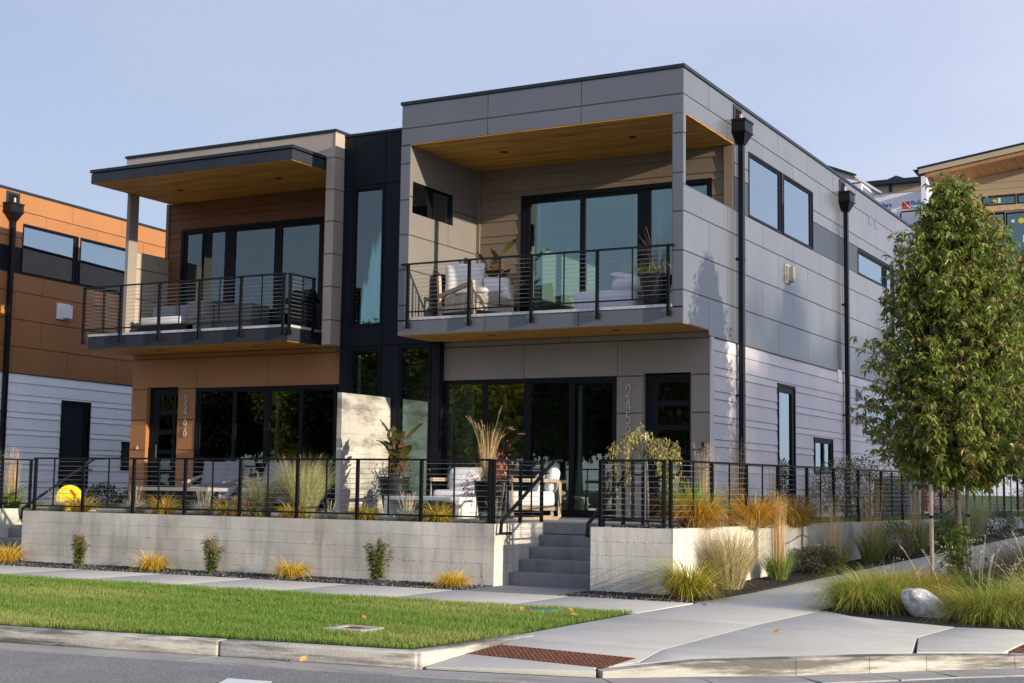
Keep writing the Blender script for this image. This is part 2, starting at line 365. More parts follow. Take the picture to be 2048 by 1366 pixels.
slab([(1.97, -10.70), (3.40, -10.36), (3.33, -10.24), (2.02, -10.12)], rampz)
slab([(2.02, -10.12), (3.33, -10.24), (3.56, -9.93), (2.10, -9.9)], rampz)
slab([(3.58, -9.93), (3.35, -10.22), (3.94, -9.70), (4.60, -9.17), (3.53, -9.27)], lambda x, y: rampz(x, y)*min(1, max(0, (4.6-x)/1.0)))
slab([(3.53, -9.27), (4.60, -9.18), (5.08, -8.67), (5.44, -8.22), (5.18, -6.91), (3.47, -6.6)])
slab([(3.47, -6.6), (5.18, -6.91), (5.27, -5.57), (4.63, -5.30), (4.0, -4.98), (3.6, -4.42), (3.52, -4.6)])
slab([(5.46, -8.19), (6.08, -7.56), (6.12, -6.3), (6.1, -5.75), (5.92, -5.45), (5.27, -5.57), (5.18, -6.91)], lambda x, y: 0 if x < 6 else -.02)
slab([(6.10, -7.55), (6.62, -6.96), (7.2, -4), (6.3, -4.6), (6.1, -5.75), (6.12, -6.3)], lambda x, y: -.045)
# retaining wall side line and the rising path beside it
A0 = Vector((1.223, -3.4)); AN = math.radians(5.65); DV = Vector((math.sin(AN), math.cos(AN))); NV = Vector((math.cos(AN), -math.sin(AN)))
def S(s, off): p = A0+DV*s+NV*off; return (p.x, p.y)
def gz(s): return 0 if s < 0 else min(.035*s, .035*30)
s0 = -.85
zf = lambda x, y: gz((Vector((x, y))-A0).dot(DV))
edges = [-.85, .9, 2.6, 4.3, 6.0, 7.7, 9.4, 11.1, 12.8, 14.5, 18, 22, 28]
for a, b in zip(edges[:-1], edges[1:]):
    slab([S(a, .75), S(a, 2.35), S(b, 2.35), S(b, .75)], zf)
# tactile paving
def tactile(poly_c, u, v, nu, nv, label, zfn):
    t = thing('tactile_paving', label, 'tactile paving', group='tactile paving plates at the ramps')
    u = Vector(u); v = Vector(v); c = Vector(poly_c)
    P = [c, c+u, c+u+v, c+v]
    MB().prism([tuple(p) for p in P], lambda x, y: zfn(x, y)-.03, lambda x, y: zfn(x, y)+.004).build('plate', m_rust, t)
    mb = MB()
    for i in range(nu):
        for j in range(nv):
            p = c+u*((i+.5)/nu)+v*((j+.5)/nv); z = zfn(p.x, p.y)+.003
            mb.lathe(p.x, p.y, [(.014, z), (.010, z+.007), (.004, z+.008)], 6)
    mb.build('dome_studs', m_rust, t, kind='stuff')
tactile((2.04, -10.10), (1.36, -.13), (.09, .45), 27, 9, 'rust red tactile paving plate set in the ramp at the front street kerb', lambda x, y: -.09*(-9.4-y))
tactile((6.05, -7.32), (.5, .10), (.05, 1.05), 9, 18, 'rust red tactile paving plate at the right edge beside the planted island', lambda x, y: -.04)
# lawn ground, gravel beds, planting ground
MB().prism([(-40, CF(-40)+.17), (1.72, CF(1.72)+.17), (1.93, -9.0), (1.88, -6.15), (-40, -6.15)], -.14, -.01).build('lawn_ground', m_turf, kind='structure')
MB().prism([(-40, -4.36), (-1.5, -4.36), (-1.5, -3.38), (-40, -3.38)], -.14, -.012).build('gravel_bed_ground', m_soil, kind='structure')
MB().prism([(.1, -4.36), (1.9, -4.36), (1.98, -4.2), S(0, .02), (1.2, -3.38), (.05, -3.38), (.02, -3.9)], -.14, -.012).build('gravel_bed_ground', m_soil, kind='structure')
MB().prism([S(-.9, .02), S(-.9, .74), S(28, .74), S(28, .02)], -.14, lambda x, y: zf(x, y)-.01).build('gravel_bed_ground', m_soil, kind='structure')
MB().prism([(3.58, -4.5), (4.0, -4.98), (4.63, -5.30), (5.27, -5.57), (5.95, -5.42), (6.3, -4.6), (7.0, -4), (7.6, 3), (9.5, 30), S(28, 2.37), S(-.8, 2.37)], -.14,
           lambda x, y: zf(x, y)+.0).build('planting_ground', m_soil, kind='structure')
# upper terrace ground
for pg in ([(-40, -3.2), (-12.5, -3.2), (-12.5, -1.38), (-40, -1.38)], [(-10.6, -3.2), (-1.68, -3.2), (-1.68, -1.38), (-10.6, -1.38)], [(.22, -3.2), (1.05, -3.2), S(1.85, -.2), (.22, -1.38)], [(-40, -1.37), S(1.87, -.2), S(28, -.2), (-40, 26)]):
    MB().prism(pg, .3, .83).build('terrace_ground', m_soil, kind='structure')
pf = bpy.data.objects.new('patio_floor', None); COL.objects.link(pf); pf['kind'] = 'structure'
for (a, b) in ((-12.6, -10.75), (-10.75, -8.5), (-8.5, -6.3), (-6.3, -4.0), (-4.0, -1.9), (-1.9, .3)):
    MB().box(a+.006, b-.006, -1.9, .2, .7, .868).build('patio_slab', m_patio, pf)
    MB().box(a+.006, b-.006, .212, 1.4, .7, .875).build('patio_slab', m_patio, pf)

# ------------------------------------------------------------------ retaining walls (board-formed concrete)
def concrete_wall(label, poly_fn, segs, z0, z1, n, mat=m_conc, name='retaining_wall', top=.0):
    """segs: list of (p0,p1,nrm_out, zfun0) faces; each course a prism of the full plan with small offset"""
    pass
def wall_run(root, p0, p1, nrm, th, z1, n, seed, zlow=None, ends=(0, 0)):
    """courses along a straight run from p0 to p1; face at p, thickness th behind"""
    rr = random.Random(seed); p0, p1, nrm = Vector(p0), Vector(p1), Vector(nrm); d = (p1-p0); Lg = d.length; d /= Lg
    zl = zlow if zlow is not None else 0
    h = (z1+.06)/n
    for i in range(n):
        za = -.06+i*h; zb = za+h
        cuts = [0]+sorted(rr.uniform(.1, .9)*Lg for _ in range(int(Lg/3.2)))+[Lg]
        for a, b in zip(cuts[:-1], cuts[1:]):
            if b-a < .3: continue
            o = rr.uniform(-.003, .002)
            q0, q1 = p0+d*(a+(0 if a == 0 else .0)), p0+d*(b-(0 if b == Lg else .004))
            f0, f1 = q0+nrm*o, q1+nrm*o; b0, b1 = q0-nrm*th, q1-nrm*th
            MB().prism([tuple(f0), tuple(f1), tuple(b1), tuple(b0)], za, zb-(.0025 if i < n-1 else 0)).build('concrete_course', m_conc, root)
def seams(root, p0, p1, nrm, n, z1, seed):
    rr = random.Random(seed); p0, p1, nrm = Vector(p0), Vector(p1), Vector(nrm); d = (p1-p0); Lg = d.length; d /= Lg; mb = MB(); h = (z1+.06)/n
    for i in range(1, n):
        z = -.06+i*h; s_ = 0
        while s_ < Lg-.1:
            l_ = rr.uniform(.008, .05); dens = .5+.5*math.sin(s_*1.7+i*2.1+seed)
            if rr.random() < dens*.6:
                a, b = p0+d*s_, p0+d*(s_+l_); q = rr.uniform(.002, .007)
                mb.prism([tuple(a+nrm*q), tuple(b+nrm*q*.6), tuple(b-nrm*.01), tuple(a-nrm*.01)], z-.004, z+rr.uniform(.001, .006))
            s_ += l_+rr.uniform(0, .02)
    mb.build('form_seam', m_conc, root, kind='stuff')
rw = thing('retaining_wall', 'long board-formed grey concrete retaining wall left of the wide steps', 'retaining wall')
wall_run(rw, (-10.80, -3.4), (-1.479, -3.4), (0, -1), .2, .86, 5, 3)
wall_run(rw, (-1.476, -3.4), (-1.476, -1.74), (1, 0), .2, .862, 5, 4)
wall_run(rw, (-10.80, -3.2), (-10.80, -1.74), (-1, 0), .2, .862, 5, 5)
seams(rw, (-10.80, -3.4), (-1.479, -3.4), (0, -1), 5, .86, 2)
rw2 = thing('retaining_wall', 'board-formed concrete wall on the right corner, running back beside the path', 'retaining wall')
wall_run(rw2, (.022, -3.4), (1.216, -3.4), (0, -1), .2, .86, 5, 6)
wall_run(rw2, (.02, -3.2), (.02, -1.74), (-1, 0), .2, .862, 5, 7)
for a, b in ((0, 3.3), (3.312, 7.7), (7.712, 12.5), (12.512, 18), (18.01, 28)):
    wall_run(rw2, S(a, 0), S(b, 0), tuple(NV), .2, .865, 5, int(a*9)+11)
seams(rw2, (.022, -3.4), (1.216, -3.4), (0, -1), 5, .86, 3); seams(rw2, S(0, 0), S(8, 0), tuple(NV), 5, .865, 4)
rw3 = thing('retaining_wall', 'sunlit concrete wall end left of the far left steps', 'retaining wall')
wall_run(rw3, (-12.3, -3.4), (-12.3, -1.74), (1, 0), .2, .86, 5, 21)
wall_run(rw3, (-24, -3.4), (-12.303, -3.4), (0, -1), .2, .858, 5, 22)
def steps(x0, x1, label):
    t = thing('concrete_steps', label, 'steps', group='concrete steps up to the terraces')
    ys = [-2.97, -2.66, -2.35, -2.04, -1.73]
    for i, y in enumerate(ys): MB().box(x0+.004, x1-.004, y, -1.5 if i < 4 else -.0 if False else -1.4, .172*i-.05+(0.002 if i else 0), .172*(i+1)-.002).build('step', m_step, t, bevel=.008)
    return t
steps(-1.476, .02, 'dark concrete steps between the two retaining walls')
steps(-12.3, -10.8, 'dark concrete steps at the far left edge, mostly hidden')
for x0, x1 in ((-1.46, .0), (-12.3, -10.8)):
    MB().box(x0, x1, -4.37, -2.98, -.1, -.003).build('step_apron', m_step, kind='structure')
    MB().box(x0, x1, -1.38, -1.91, .7, .862).build('step_landing', m_step, kind='structure')

# ------------------------------------------------------------------ cable railings
RH = 1.78
def cable_rail(label, runs, name='cable_railing', z0=.862, zt=RH, zb=.955, ncab=10, extra=None, cat='railing', group=None, wide=.042):
    """runs: list of (p0,p1,[thick s],[thin s])"""
    t = thing(name, label, cat, group=group)
    for p0, p1, thick, thin, down in runs:
        p0, p1 = Vector(p0), Vector(p1); d = (p1-p0); Lg = d.length; d /= Lg; n = Vector((-d.y, d.x)); ang = math.atan2(d.y, d.x)
        def ob(name, s0, s1, w, za, zb_, mat=m_black):
            a, b = p0+d*s0, p0+d*s1
            MB().prism([tuple(a+n*w), tuple(b+n*w), tuple(b-n*w), tuple(a-n*w)], za, zb_).build(name, mat, t)
        ob('top_rail', -.02, Lg+.02, .024, zt-.028, zt)
        ob('bottom_rail', 0, Lg, .014, zb-.012, zb+.012)
        for s in thick:
            for q in (-.016, .016):
                ob('post', s+q-.007, s+q+.007, wide/2, z0-down, zt-.028)
            if down > .1: ob('bracket', s+.012, s+.05, .03, z0-down+.01, z0-down+.10)
        for s in thin: ob('baluster', s-.009, s+.009, .011, zb+.012, zt-.028)
        for i in range(ncab):
            z = zb+.06+(zt-.028-zb-.10)*i/(ncab-1); a, b = p0, p1
            MB().tube([(a.x, a.y, z), (b.x, b.y, z)], .0030, 4).build('cable', m_cable, t)
    return t
y = -3.30
th = [-10.64, -9.51, -8.38, -7.27, -6.14, -5.02, -3.90, -2.77, -1.62]; tn = [-10.2, -8.94, -7.83, -6.70, -5.59, -4.47, -3.34, -2.21]
f = lambda L_, o: [a-o for a in L_]
r1 = cable_rail('black cable railing along the long retaining wall, left of the wide steps',
    [((-10.66, y), (-1.60, y), f(th, -10.66), f(tn, -10.66), 0), ((-1.57, -3.27), (-1.57, -1.76), [.0, .80, 1.48], [.42, 1.15], 0)])
sp = [.21+.5675*i for i in range(1, 48)]
a0, a1 = S(.1, -.1), S(27.5, -.1)
r2 = cable_rail('black cable railing on the right corner wall, running back beside the path',
    [((.12, y), (1.06, y), [.0, .93], [.47], 0), ((.12, -3.22), (.12, -1.80), [.0, .68, 1.38], [.34, 1.04], 0),
     (a0, a1, [0.02]+[s-.1 for s in sp[1::2]], [s-.1 for s in sp[0::2]], 0)])
r3 = cable_rail('short black cable railing beside the far left steps',
    [((-12.4, -3.27), (-12.4, -1.76), [.0, .80, 1.48], [.42, 1.15], 0), ((-24, y), (-12.43, y), [11.5-1.13*i for i in range(10)], [10.9-1.13*i for i in range(10)], 0)])
def handrail(x, label, dx, group='stair handrails'):
    t = thing('handrail', label, 'handrail', group=group)
    MB().tube([(x, -1.45, 1.80), (x, -1.70, 1.79), (x, -3.33, .90), (x, -3.36, .72)], .019, 4).build('grip_rail', m_black, t)
    MB().tube([(x, -3.36, .735), (x, -3.05, .735)], .014, 4).build('foot_bracket', m_black, t)
    for yy, zz in ((-3.05, .72), (-1.9, 1.60)):
        MB().tube([(x, yy, zz), (x-dx, yy, zz-.02)], .012, 4).build('wall_bracket', m_black, t)
handrail(-1.40, 'sloping black handrail on the left side of the wide steps', .16)
handrail(-.05, 'sloping black handrail on the right side of the wide steps', -.16)
handrail(-10.88, 'sloping black handrail on the far left steps', -.16)

# ------------------------------------------------------------------ buildings
ZT = 8.20
A = lambda o=0: [1.15+1.855*k+o for k in range(0, 11)]
B = lambda o=0: [2.06+1.855*k+o for k in range(0, 11)]
SZ = [3.925, 3.715, 3.438, 3.305, 3.033, 2.90, 2.622, 2.502, 2.225, 2.10, 1.82, 1.69, 1.415, 1.285, 1.01, .84]
def downspout(root, y, ztop, rz0=.9):
    d = MB().box(.045, .135, y, y+.105, rz0, 7.50).build('downspout', m_black, root)
    for z in (3.0, 5.4): MB().box(.0, .14, y-.012, y+.117, z, z+.035).build('strap', m_black, d)
    h = MB(); a, b = y-.21, y+.20; h.box(.0, .25, a, b, 7.66, 7.86); h.box(0, .265, a-.015, b+.015, 7.835, 7.87); h.box(0, .262, a-.012, b+.012, 7.645, 7.668)
    h.quadbox([(0.03, y, 7.45), (.15, y, 7.45), (.15, y+.105, 7.45), (.03, y+.105, 7.45), (0, a, 7.655), (.25, a, 7.655), (.25, b, 7.655), (0, b, 7.655)])
    h.build('rain_head', m_black, root)
    s = MB()
    for r in sub((y-.12, y+.30, 7.80, 8.16), [(y-.06, y+.24, 7.80, 8.10)]): ubox(s, 'x', 0, 1, *r, 0, .02)
    s.build('scupper_frame', m_cope, root)
    MB().box(0, .003, y-.06, y+.24, 7.87, 8.10).build('scupper_shade', m_black2, root)  # flat near-black sheet on the wall, painted shade of the scupper hole
    MB().tube([(.06, y+.10, 7.88), (.06, y+.10, 8.02)], .03, 6).build('overflow_pipe', m_vent, root)
def side_wall(root, pm, sm, band, ymax=19.5, balcony=True, lower=True, glass_m=None, blind=None):
    g = glass_m or g_side
    W = [(3.15, 5.09, 6.28, 7.485), (5.155, 7.10, 6.28, 7.485), (10.55, 13.0, 6.265, 6.84), (13.12, 13.87, 4.42, 6.83), (14.2, 15.4, 6.25, 6.84)]
    LW = [(4.75, 5.81, 1.25, 3.40), (7.06, 8.39, 1.74, 2.47), (11.03, 13.3, 2.68, 3.40)]
    OP = [(.113, 2.405, 6.287, 7.466)] if balcony else []
    backing(root, 'wall', 'x', 0, 1, 2.42 if balcony else 0, ymax, 3.93, ZT, W)
    if balcony: backing(root, 'parapet_wall', 'x', 0, 1, .03, 2.42, 4.04, ZT, OP, th=.11)
    backing(root, 'lower_wall', 'x', 0, 1, 1.26, ymax, .5, 3.93, LW)
    e = lambda L_: [0.006]+[q for q in L_ if q < ymax-.3]+[ymax]
    rows = [(7.765, 8.20, e(A())), (7.125, 7.765, e(B())), (6.88, 7.125, [2.415]+e(A())[2:]),
            (5.845, 6.28, e(B())), (5.20, 5.845, e(A())), (4.56, 5.20, e(B())), (3.93, 4.56, [1.15]+e(A())[2:])]
    panels(root, 'x', 0, 1, rows, W+OP, pm)
    panels(root, 'x', 0, 1, [(4.02, 4.56, [.006, 1.15])], [], pm)
    panels(root, 'x', 0, 1, [(6.28, 6.88, [2.415, 3.15]), (6.28, 6.88, [7.10, 9.0, 10.55]), (6.28, 6.88, [13.87, 14.2]), (6.28, 6.88, [15.4, ymax])], W, band, gap=.004)
    if balcony:
        panels(root, 'x', 0, 1, [(6.28, 7.765-.64, [.006, .11])], [], pm)
    us = [[1.338, 4.9, 8.55, 12.2, 15.85, ymax], [1.338, 3.2, 6.8, 10.4, 14.1, ymax]]
    siding(root, 'x', 0, 1, SZ, us, LW, sm)
    MB().box(-.014, .022, 1.236, 1.34, .84, 3.925).build('corner_board', sm, root)
    MB().box(-.014, .012, 1.25, ymax, 3.925, 3.934).build('drip_flashing', m_cope, root)
    for i, wn in enumerate(W):
        if i == 3: pn = [(wn[0]+.06, wn[1]-.14, 5.34, wn[3]-.06), (wn[0]+.06, wn[1]-.2, wn[2]+.06, 5.25)]
        else: pn = [(wn[0]+.055, wn[1]-.13 if i < 3 else wn[1]-.06, wn[2]+.06, wn[3]-.07)]
        window(root, 'x', 0, 1, *wn, pn, g, fw=.035, blind=blind)
    for wn, pn in zip(LW, ([(4.82, 5.62, 1.35, 3.24)], [(7.13, 7.70, 1.82, 2.36), (7.80, 8.26, 1.82, 2.36)], [(11.12, 13.2, 2.77, 3.30)])):
        window(root, 'x', 0, 1, *wn, pn, g, fw=.05, proud=.02)
def meter_vents(root):
    v = MB()
    for r in sub((5.22, 5.56, 5.36, 5.74), [(5.25, 5.33, 5.56, 5.70), (5.25, 5.33, 5.40, 5.54), (5.35, 5.39, 5.40, 5.70)]): ubox(v, 'x', 0, 1, *r, 0, .02)
    v.box(0.02, .11, 5.42, 5.54, 5.40, 5.70); v.build('wall_vent', m_vent, root)
    MB().box(.0, .018, 8.78, 9.1, 3.70, 3.97).build('wall_vent', m_lsid, root)
    for z in (3.52, 3.0):
        q = MB(); q.box(0, .05, 10.26, 10.40, z-.13, z+.13)
        ch = q.build('hose_bib_cover', m_acg, root)
        q = MB()
        pr = [(.001, 0), (.05, .0)]
        for k in range(1): pass
        q.tube([(.05, 10.33, z-.08), (.085, 10.33, z-.09), (.085, 10.33, z+.09), (.05, 10.33, z+.08)], .065, 8); q.build('hose_bib_cover', m_plas, root, smooth=True)
    for y0 in (11.55, 12.05): MB().box(0, .008, y0, y0+.28, 7.58, 7.76).build('wall_vent', m_grey, root)
    MB().box(0, .07, 9.95, 10.13, 1.35, 1.62).build('disconnect_box', m_acg, root)
    MB().tube([(.03, 10.05, 1.36), (.03, 10.05, 1.0), (.12, 10.3, .9)], .012, 5).build('conduit', m_acg, root)

# ---- right house
RHs = thing('town_house', 'grey clad corner town house with deep balcony and number 2452 by its door', 'house')
side_wall(RHs, m_grey, m_lsid, m_band)
downspout(RHs, 2.47, 8); downspout(RHs, 9.22, 8); downspout(RHs, 16.5, 8)
meter_vents(RHs)
XL, XR = -5.42, 0
# box front face
hj = [XL, -3.64, -1.835, -.006]
backing(RHs, 'front_wall', 'y', 0, -1, XL+.015, -.03, 7.46, ZT, [], th=.11)
panels(RHs, 'y', 0, -1, [(7.765, 8.20, hj), (7.458, 7.765, hj)], [], m_grey)
for a, b in ((XL, -5.227), (-.192, -.004)):
    MB().box(a+.01, b-.008, .014, .112, 4.28, 7.458).build('pier', m_core, RHs)
    panels(RHs, 'y', 0, -1, [(7.12, 7.454, [a-.006, b+.006]), (6.465, 7.12, [a-.006, b+.006]), (5.835, 6.465, [a-.006, b+.006]), (5.2, 5.835, [a-.006, b+.006]), (4.56, 5.2, [a-.006, b+.006]), (4.29, 4.56, [a-.006, b+.006])], [], m_grey)
MB().box(-.194, -.186, .0, .11, 4.34, 7.458).build('pier_side', m_grey, RHs)
backing(RHs, 'deck_edge', 'y', 0, -1, XL+.015, -.03, 4.03, 4.28, [], th=.11)
panels(RHs, 'y', 0, -1, [(4.02, 4.285, [XL, -3.64, -1.85, -.006])], [], m_grey, trim=False)
for a, b in ((-5.2, -3.95), (-3.9, -2.73), (-2.69, -1.5), (-1.46, -.25), (-.22, -.19)):
    MB().box(a, b, -.012, .06, 4.290, 4.338).build('deck_edge_channel', m_galv, RHs)
MB().box(-5.22, -.012, .02, 2.40, 4.20, 4.33).build('balcony_floor', m_patio, RHs)
# left outer face of the box
MB().box(XL+.001, XL+.10, .014, 2.6, 4.03, ZT).build('box_side_wall', m_grey, RHs)
# inner left wall
IW = (.105, 1.52, 6.24, 6.815)
backing(RHs, 'inner_wall', 'x', -5.227, 1, .02, 2.416, 4.33, 7.458, [IW], th=.09)
panels(RHs, 'x', -5.227, 1, [(6.53, 7.458, [.004, 2.416]), (5.83, 6.53, [.004, 1.35, 2.416]), (5.2, 5.83, [.004, 2.416]), (4.34, 5.2, [.004, 1.0, 2.416])], [IW], m_inner)
window(RHs, 'x', -5.24, 1, *IW, [(.13, .74, 6.27, 6.78), (.90, 1.49, 6.27, 6.78)], g_side, fw=.025, proud=-.03, recess=.06)
# back wall of balcony
YB = 2.416
SL = (-4.26, -.42, 4.345, 6.89)
backing(RHs, 'balcony_back_wall', 'y', YB, -1, -5.227, -.17, 4.33, 7.458, [SL])
siding(RHs, 'y', YB, -1, [7.458, 7.278, 7.0, 6.861, 6.581, 6.44, 6.16, 6.02, 5.74, 5.60, 5.32, 5.18, 4.90, 4.76, 4.48, 4.34], [[-5.15, -2.5, -.20], [-5.15, -3.4, -.20]], [SL], m_tsid)
MB().box(-.19, -.02, YB-.03, YB, 4.34, 7.458).build('corner_board', m_tsid, RHs)
MB().box(-5.227, -5.15, YB-.03, YB, 4.34, 7.458).build('corner_board', m_tsid, RHs)
window(RHs, 'y', YB, -1, *SL, [(-4.08, -3.02, 4.48, 6.73), (-2.92, -1.86, 4.48, 6.74), (-1.60, -.52, 4.48, 6.78)], g_front, fw=.08, name='sliding_door')
# soffits with planks
def planks(root, x0, x1, y0, y1, z, mat, w=.135, th=.018, bands=None):
    y_ = y0; k = 0
    while y_ < y1-.01:
        e_ = min(y_+w, y1); cut = [x0, x0+(x1-x0)*random.uniform(.3, .7), x1]
        for a, b in zip(cut[:-1], cut[1:]): MB().box(a+.001, b-.001, y_+.0015, e_-.0015, z, z+th).build('soffit_plank', mat, root)
        y_ = e_
planks(RHs, -5.226, -.008, .006, YB-.002, 7.450, m_wood)
planks(RHs, XL+.012, -.012, .012, 1.25, 4.022, m_wood)
def dlight(root, x, y, z): MB().lathe(x, y, [(.075, z-.004), (.075, z+.003)], 16).build('downlight', m_black, root)
for x, y, z in ((-3.96, 1.17, 7.45), (-1.40, 1.15, 7.45), (-3.8, .55, 4.022), (-1.41, .55, 4.022)): dlight(RHs, x, y, z)
# coping and roof
MB().box(XL-.02, .025, -.025, 19.5, ZT, 8.256).build('roof_coping', m_cope, RHs)
# ground storey front
YG = 1.25
DR = (-1.235, -.347, .87, 3.34); SD = (-5.24, -1.722, .90, 3.30)
backing(RHs, 'ground_front_wall', 'y', YG, -1, -5.28, -.005, .5, 4.02, [DR, SD])
cr = [-1.722, -1.235]; dr = [-.347, -.006]
panels(RHs, 'y', YG, -1, [(3.915, 4.02, [-5.25, -4.46, -2.65, -.80, -.006]), (3.30, 3.915, [-5.25, -3.534, -1.705, -.006])], [DR, SD], m_taupe)
for us in (cr, dr): panels(RHs, 'y', YG, -1, [(2.665, 3.30, us), (2.045, 2.665, us), (1.43, 2.045, us), (.88, 1.43, us)], [DR, SD], m_taupe)
window(RHs, 'y', YG, -1, *SD, [(-5.165, -4.385, 1.0, 3.24), (-4.29, -3.535, 1.0, 3.225), (-3.395, -2.63, 1.0, 3.22), (-2.545, -1.80, 1.0, 3.20)], g_low, fw=.06, name='sliding_door')
def door(root, d, y, lx0, lx1, lites, gm, side=None, jamb=m_taupe):
    x0, x1, z0, z1 = d
    for a, b in ((x0, x0+.012), (x1-.012, x1)): MB().box(a, b, y-.0, y+.16, z0, z1).build('door_jamb', jamb, root)
    mb = MB(); pn = [(lx0, lx1, a, b) for a, b in lites]+(side or [])
    for r in sub((x0+.013, x1-.013, z0, z1-.01), pn): mb.box(r[0], r[1], y+.10, y+.15, r[2], r[3])
    do = mb.build('door', m_frame, root)
    for p in pn: MB().box(p[0], p[1], y+.12, y+.126, p[2], p[3]).build('pane', gm, do)
    MB().tube([(x1-.12 if x1 > -2 else x0+.25, y+.06, 1.75), (x1-.12 if x1 > -2 else x0+.25, y+.06, 2.15)], .014, 6).build('handle', m_black, do)
door(RHs, DR, YG, -1.005, -.425, [(2.875, 3.19), (2.465, 2.787), (2.056, 2.378), (1.65, 1.97), (1.24, 1.56)], g_low)
for i, ch in enumerate('2452'): digit(RHs, ch, -1.49, YG-.02, 2.955-.235*i, .195)
MB().box(-.16, -.115, YG-.02, YG, 2.06, 2.17).build('doorbell', m_black, RHs)
# interior shell
def interior(root, x0, x1, y0, y1, z0, z1):
    MB().box(x0, x1, y0, y1, z0, z0+.02).build('interior_floor', m_infloor, root)
    MB().box(x0, x1, y1, y1+.1, z0, z1).build('interior_wall', m_inside, root)
    MB().box(x0, x1, y0, y1, z1, z1+.02).build('interior_ceiling', m_inside, root)
interior(RHs, -5.2, -.18, 1.45, 9.0, .86, 3.9)
interior(RHs, -5.2, -.18, 2.62, 9.0, 4.34, 7.6)
interior(RHs, -5.2, -.18, 9.15, 19.3, 4.2, 7.6)
interior(RHs, -5.2, -.18, 9.15, 19.3, .86, 3.9)
MB().box(-5.40, -5.25, 2.45, 19.5, .5, ZT).build('party_wall', m_inside, RHs)
MB().box(-5.40, 0, 19.3, 19.5, .5, ZT).build('rear_wall', m_lsid, RHs)
MB().box(-5.40, -.02, .12, 19.4, 8.02, 8.10).build('roof', m_core, RHs)
# kitchen block and shelves glimpsed inside
MB().box(-4.6, -1.2, 5.2, 5.9, .88, 1.75).build('kitchen_island', m_inside, RHs)
MB().box(-4.9, -.9, 8.2, 8.95, .88, 2.9).build('kitchen_cabinet', m_teak, RHs)
# stair tower between
TY = 1.10
WA = (-7.19, -6.51, 4.37, 7.05); WB = (-7.19, -6.51, 1.0, 3.95); WC = (-6.07, -5.40, 1.0, 3.95)
TZ = 8.08
backing(RHs, 'tower_wall', 'y', TY, -1, -7.45, -5.43, 4.0, TZ, [WA])
backing(RHs, 'tower_wall', 'y', TY, -1, -7.45, -5.26, .5, 4.0, [WB, WC])
panels(RHs, 'y', TY, -1, [(7.09, TZ, [-7.45, -7.21, -6.48, -5.42]), (3.99, 7.09, [-7.45, -7.21, -6.48, -5.42]), (.88, 3.99, [-7.45, -7.21, -6.48, -6.09, -5.38, -5.2])], [WA, WB, WC], m_tower)
window(RHs, 'y', TY, -1, *WA, [(-7.15, -6.55, 4.42, 6.98)], g_front, fw=.035)
window(RHs, 'y', TY, -1, *WB, [(-7.15, -6.55, 1.06, 3.89)], g_low, fw=.035)
window(RHs, 'y', TY, -1, *WC, [(-6.03, -5.44, 1.06, 3.895)], g_front, fw=.035)
MB().box(-7.46, -5.40, TY-.02, TY+3, TZ, TZ+.045).build('tower_coping', m_cope, RHs)
MB().box(-7.44, -5.2, 3.6, 3.8, .5, 8.0).build('tower_inner_wall', m_inside, RHs)
MB().box(-7.44, -5.42, 1.3, 3.6, 4.0, 4.15).build('tower_landing', m_infloor, RHs)
MB().box(-5.4, -5.2, 1.13, 1.3, .5, 4.02).build('tower_return', m_tower, RHs)

# ---- left house
LH = thing('town_house', 'burnt orange and beige town house with flat canopy and number 2466', 'house')
LX0, LX1 = -12.85, -7.45
backing(LH, 'upper_front_wall', 'y', .80, -1, -12.82, -7.46, 7.40, 8.13, [], th=.2)
panels(LH, 'y', .80, -1, [(7.63, 8.13, [-12.83, -10.95, -9.28, -7.452])], [], m_beige)
MB().box(-12.85, -7.43, .77, 19, 8.13, 8.178).build('roof_coping', m_cope, LH)
MB().box(-12.80, -7.47, 1.0, 19, 7.98, 8.05).build('roof', m_core, LH)
MB().box(-7.64, -7.465, .81, 1.09, 4.02, 8.13).build('pier', m_core, LH)
rz = [8.13, 7.63, 7.01, 6.39, 5.76, 5.13, 4.49, 4.01]
for a, b in zip(rz[1:], rz[:-1]):
    if a < 7.6: panels(LH, 'y', .795, -1, [(a, b, [-7.66, -7.448])], [], m_beige)
    panels(LH, 'x', -7.448, 1, [(a, b, [.782, 1.098])], [], m_beige)
MB().box(-7.66, -7.445, .79, 1.1, 4.005, 4.012).build('pier_foot', m_beige, LH)
# canopy
cj = [-12.78, -11.06, -9.37, -7.69]
MB().box(-12.76, -7.71, -.215, 2.1, 7.41, 7.60).build('canopy', m_core, LH)
panels(LH, 'y', -.23, -1, [(7.385, 7.60, cj)], [], m_fascia, trim=False)
panels(LH, 'x', -7.69, 1, [(7.385, 7.60, [-.229, .785])], [], m_fascia, trim=False)
panels(LH, 'x', -12.78, -1, [(7.385, 7.60, [-.229, 1.0, 2.1])], [], m_fascia, trim=False)
MB().box(-12.80, -7.67, -.25, .80, 7.612, 7.672).build('canopy_flashing', m_cope, LH)
planks(LH, -12.765, -7.705, -.214, 2.10, 7.387, m_wood)
for x, y, z in ((-11.53, 1.03, 7.387), (-8.94, .97, 7.387), (-11.53, .6, 4.022), (-9.08, .59, 4.022)): dlight(LH, x, y, z)
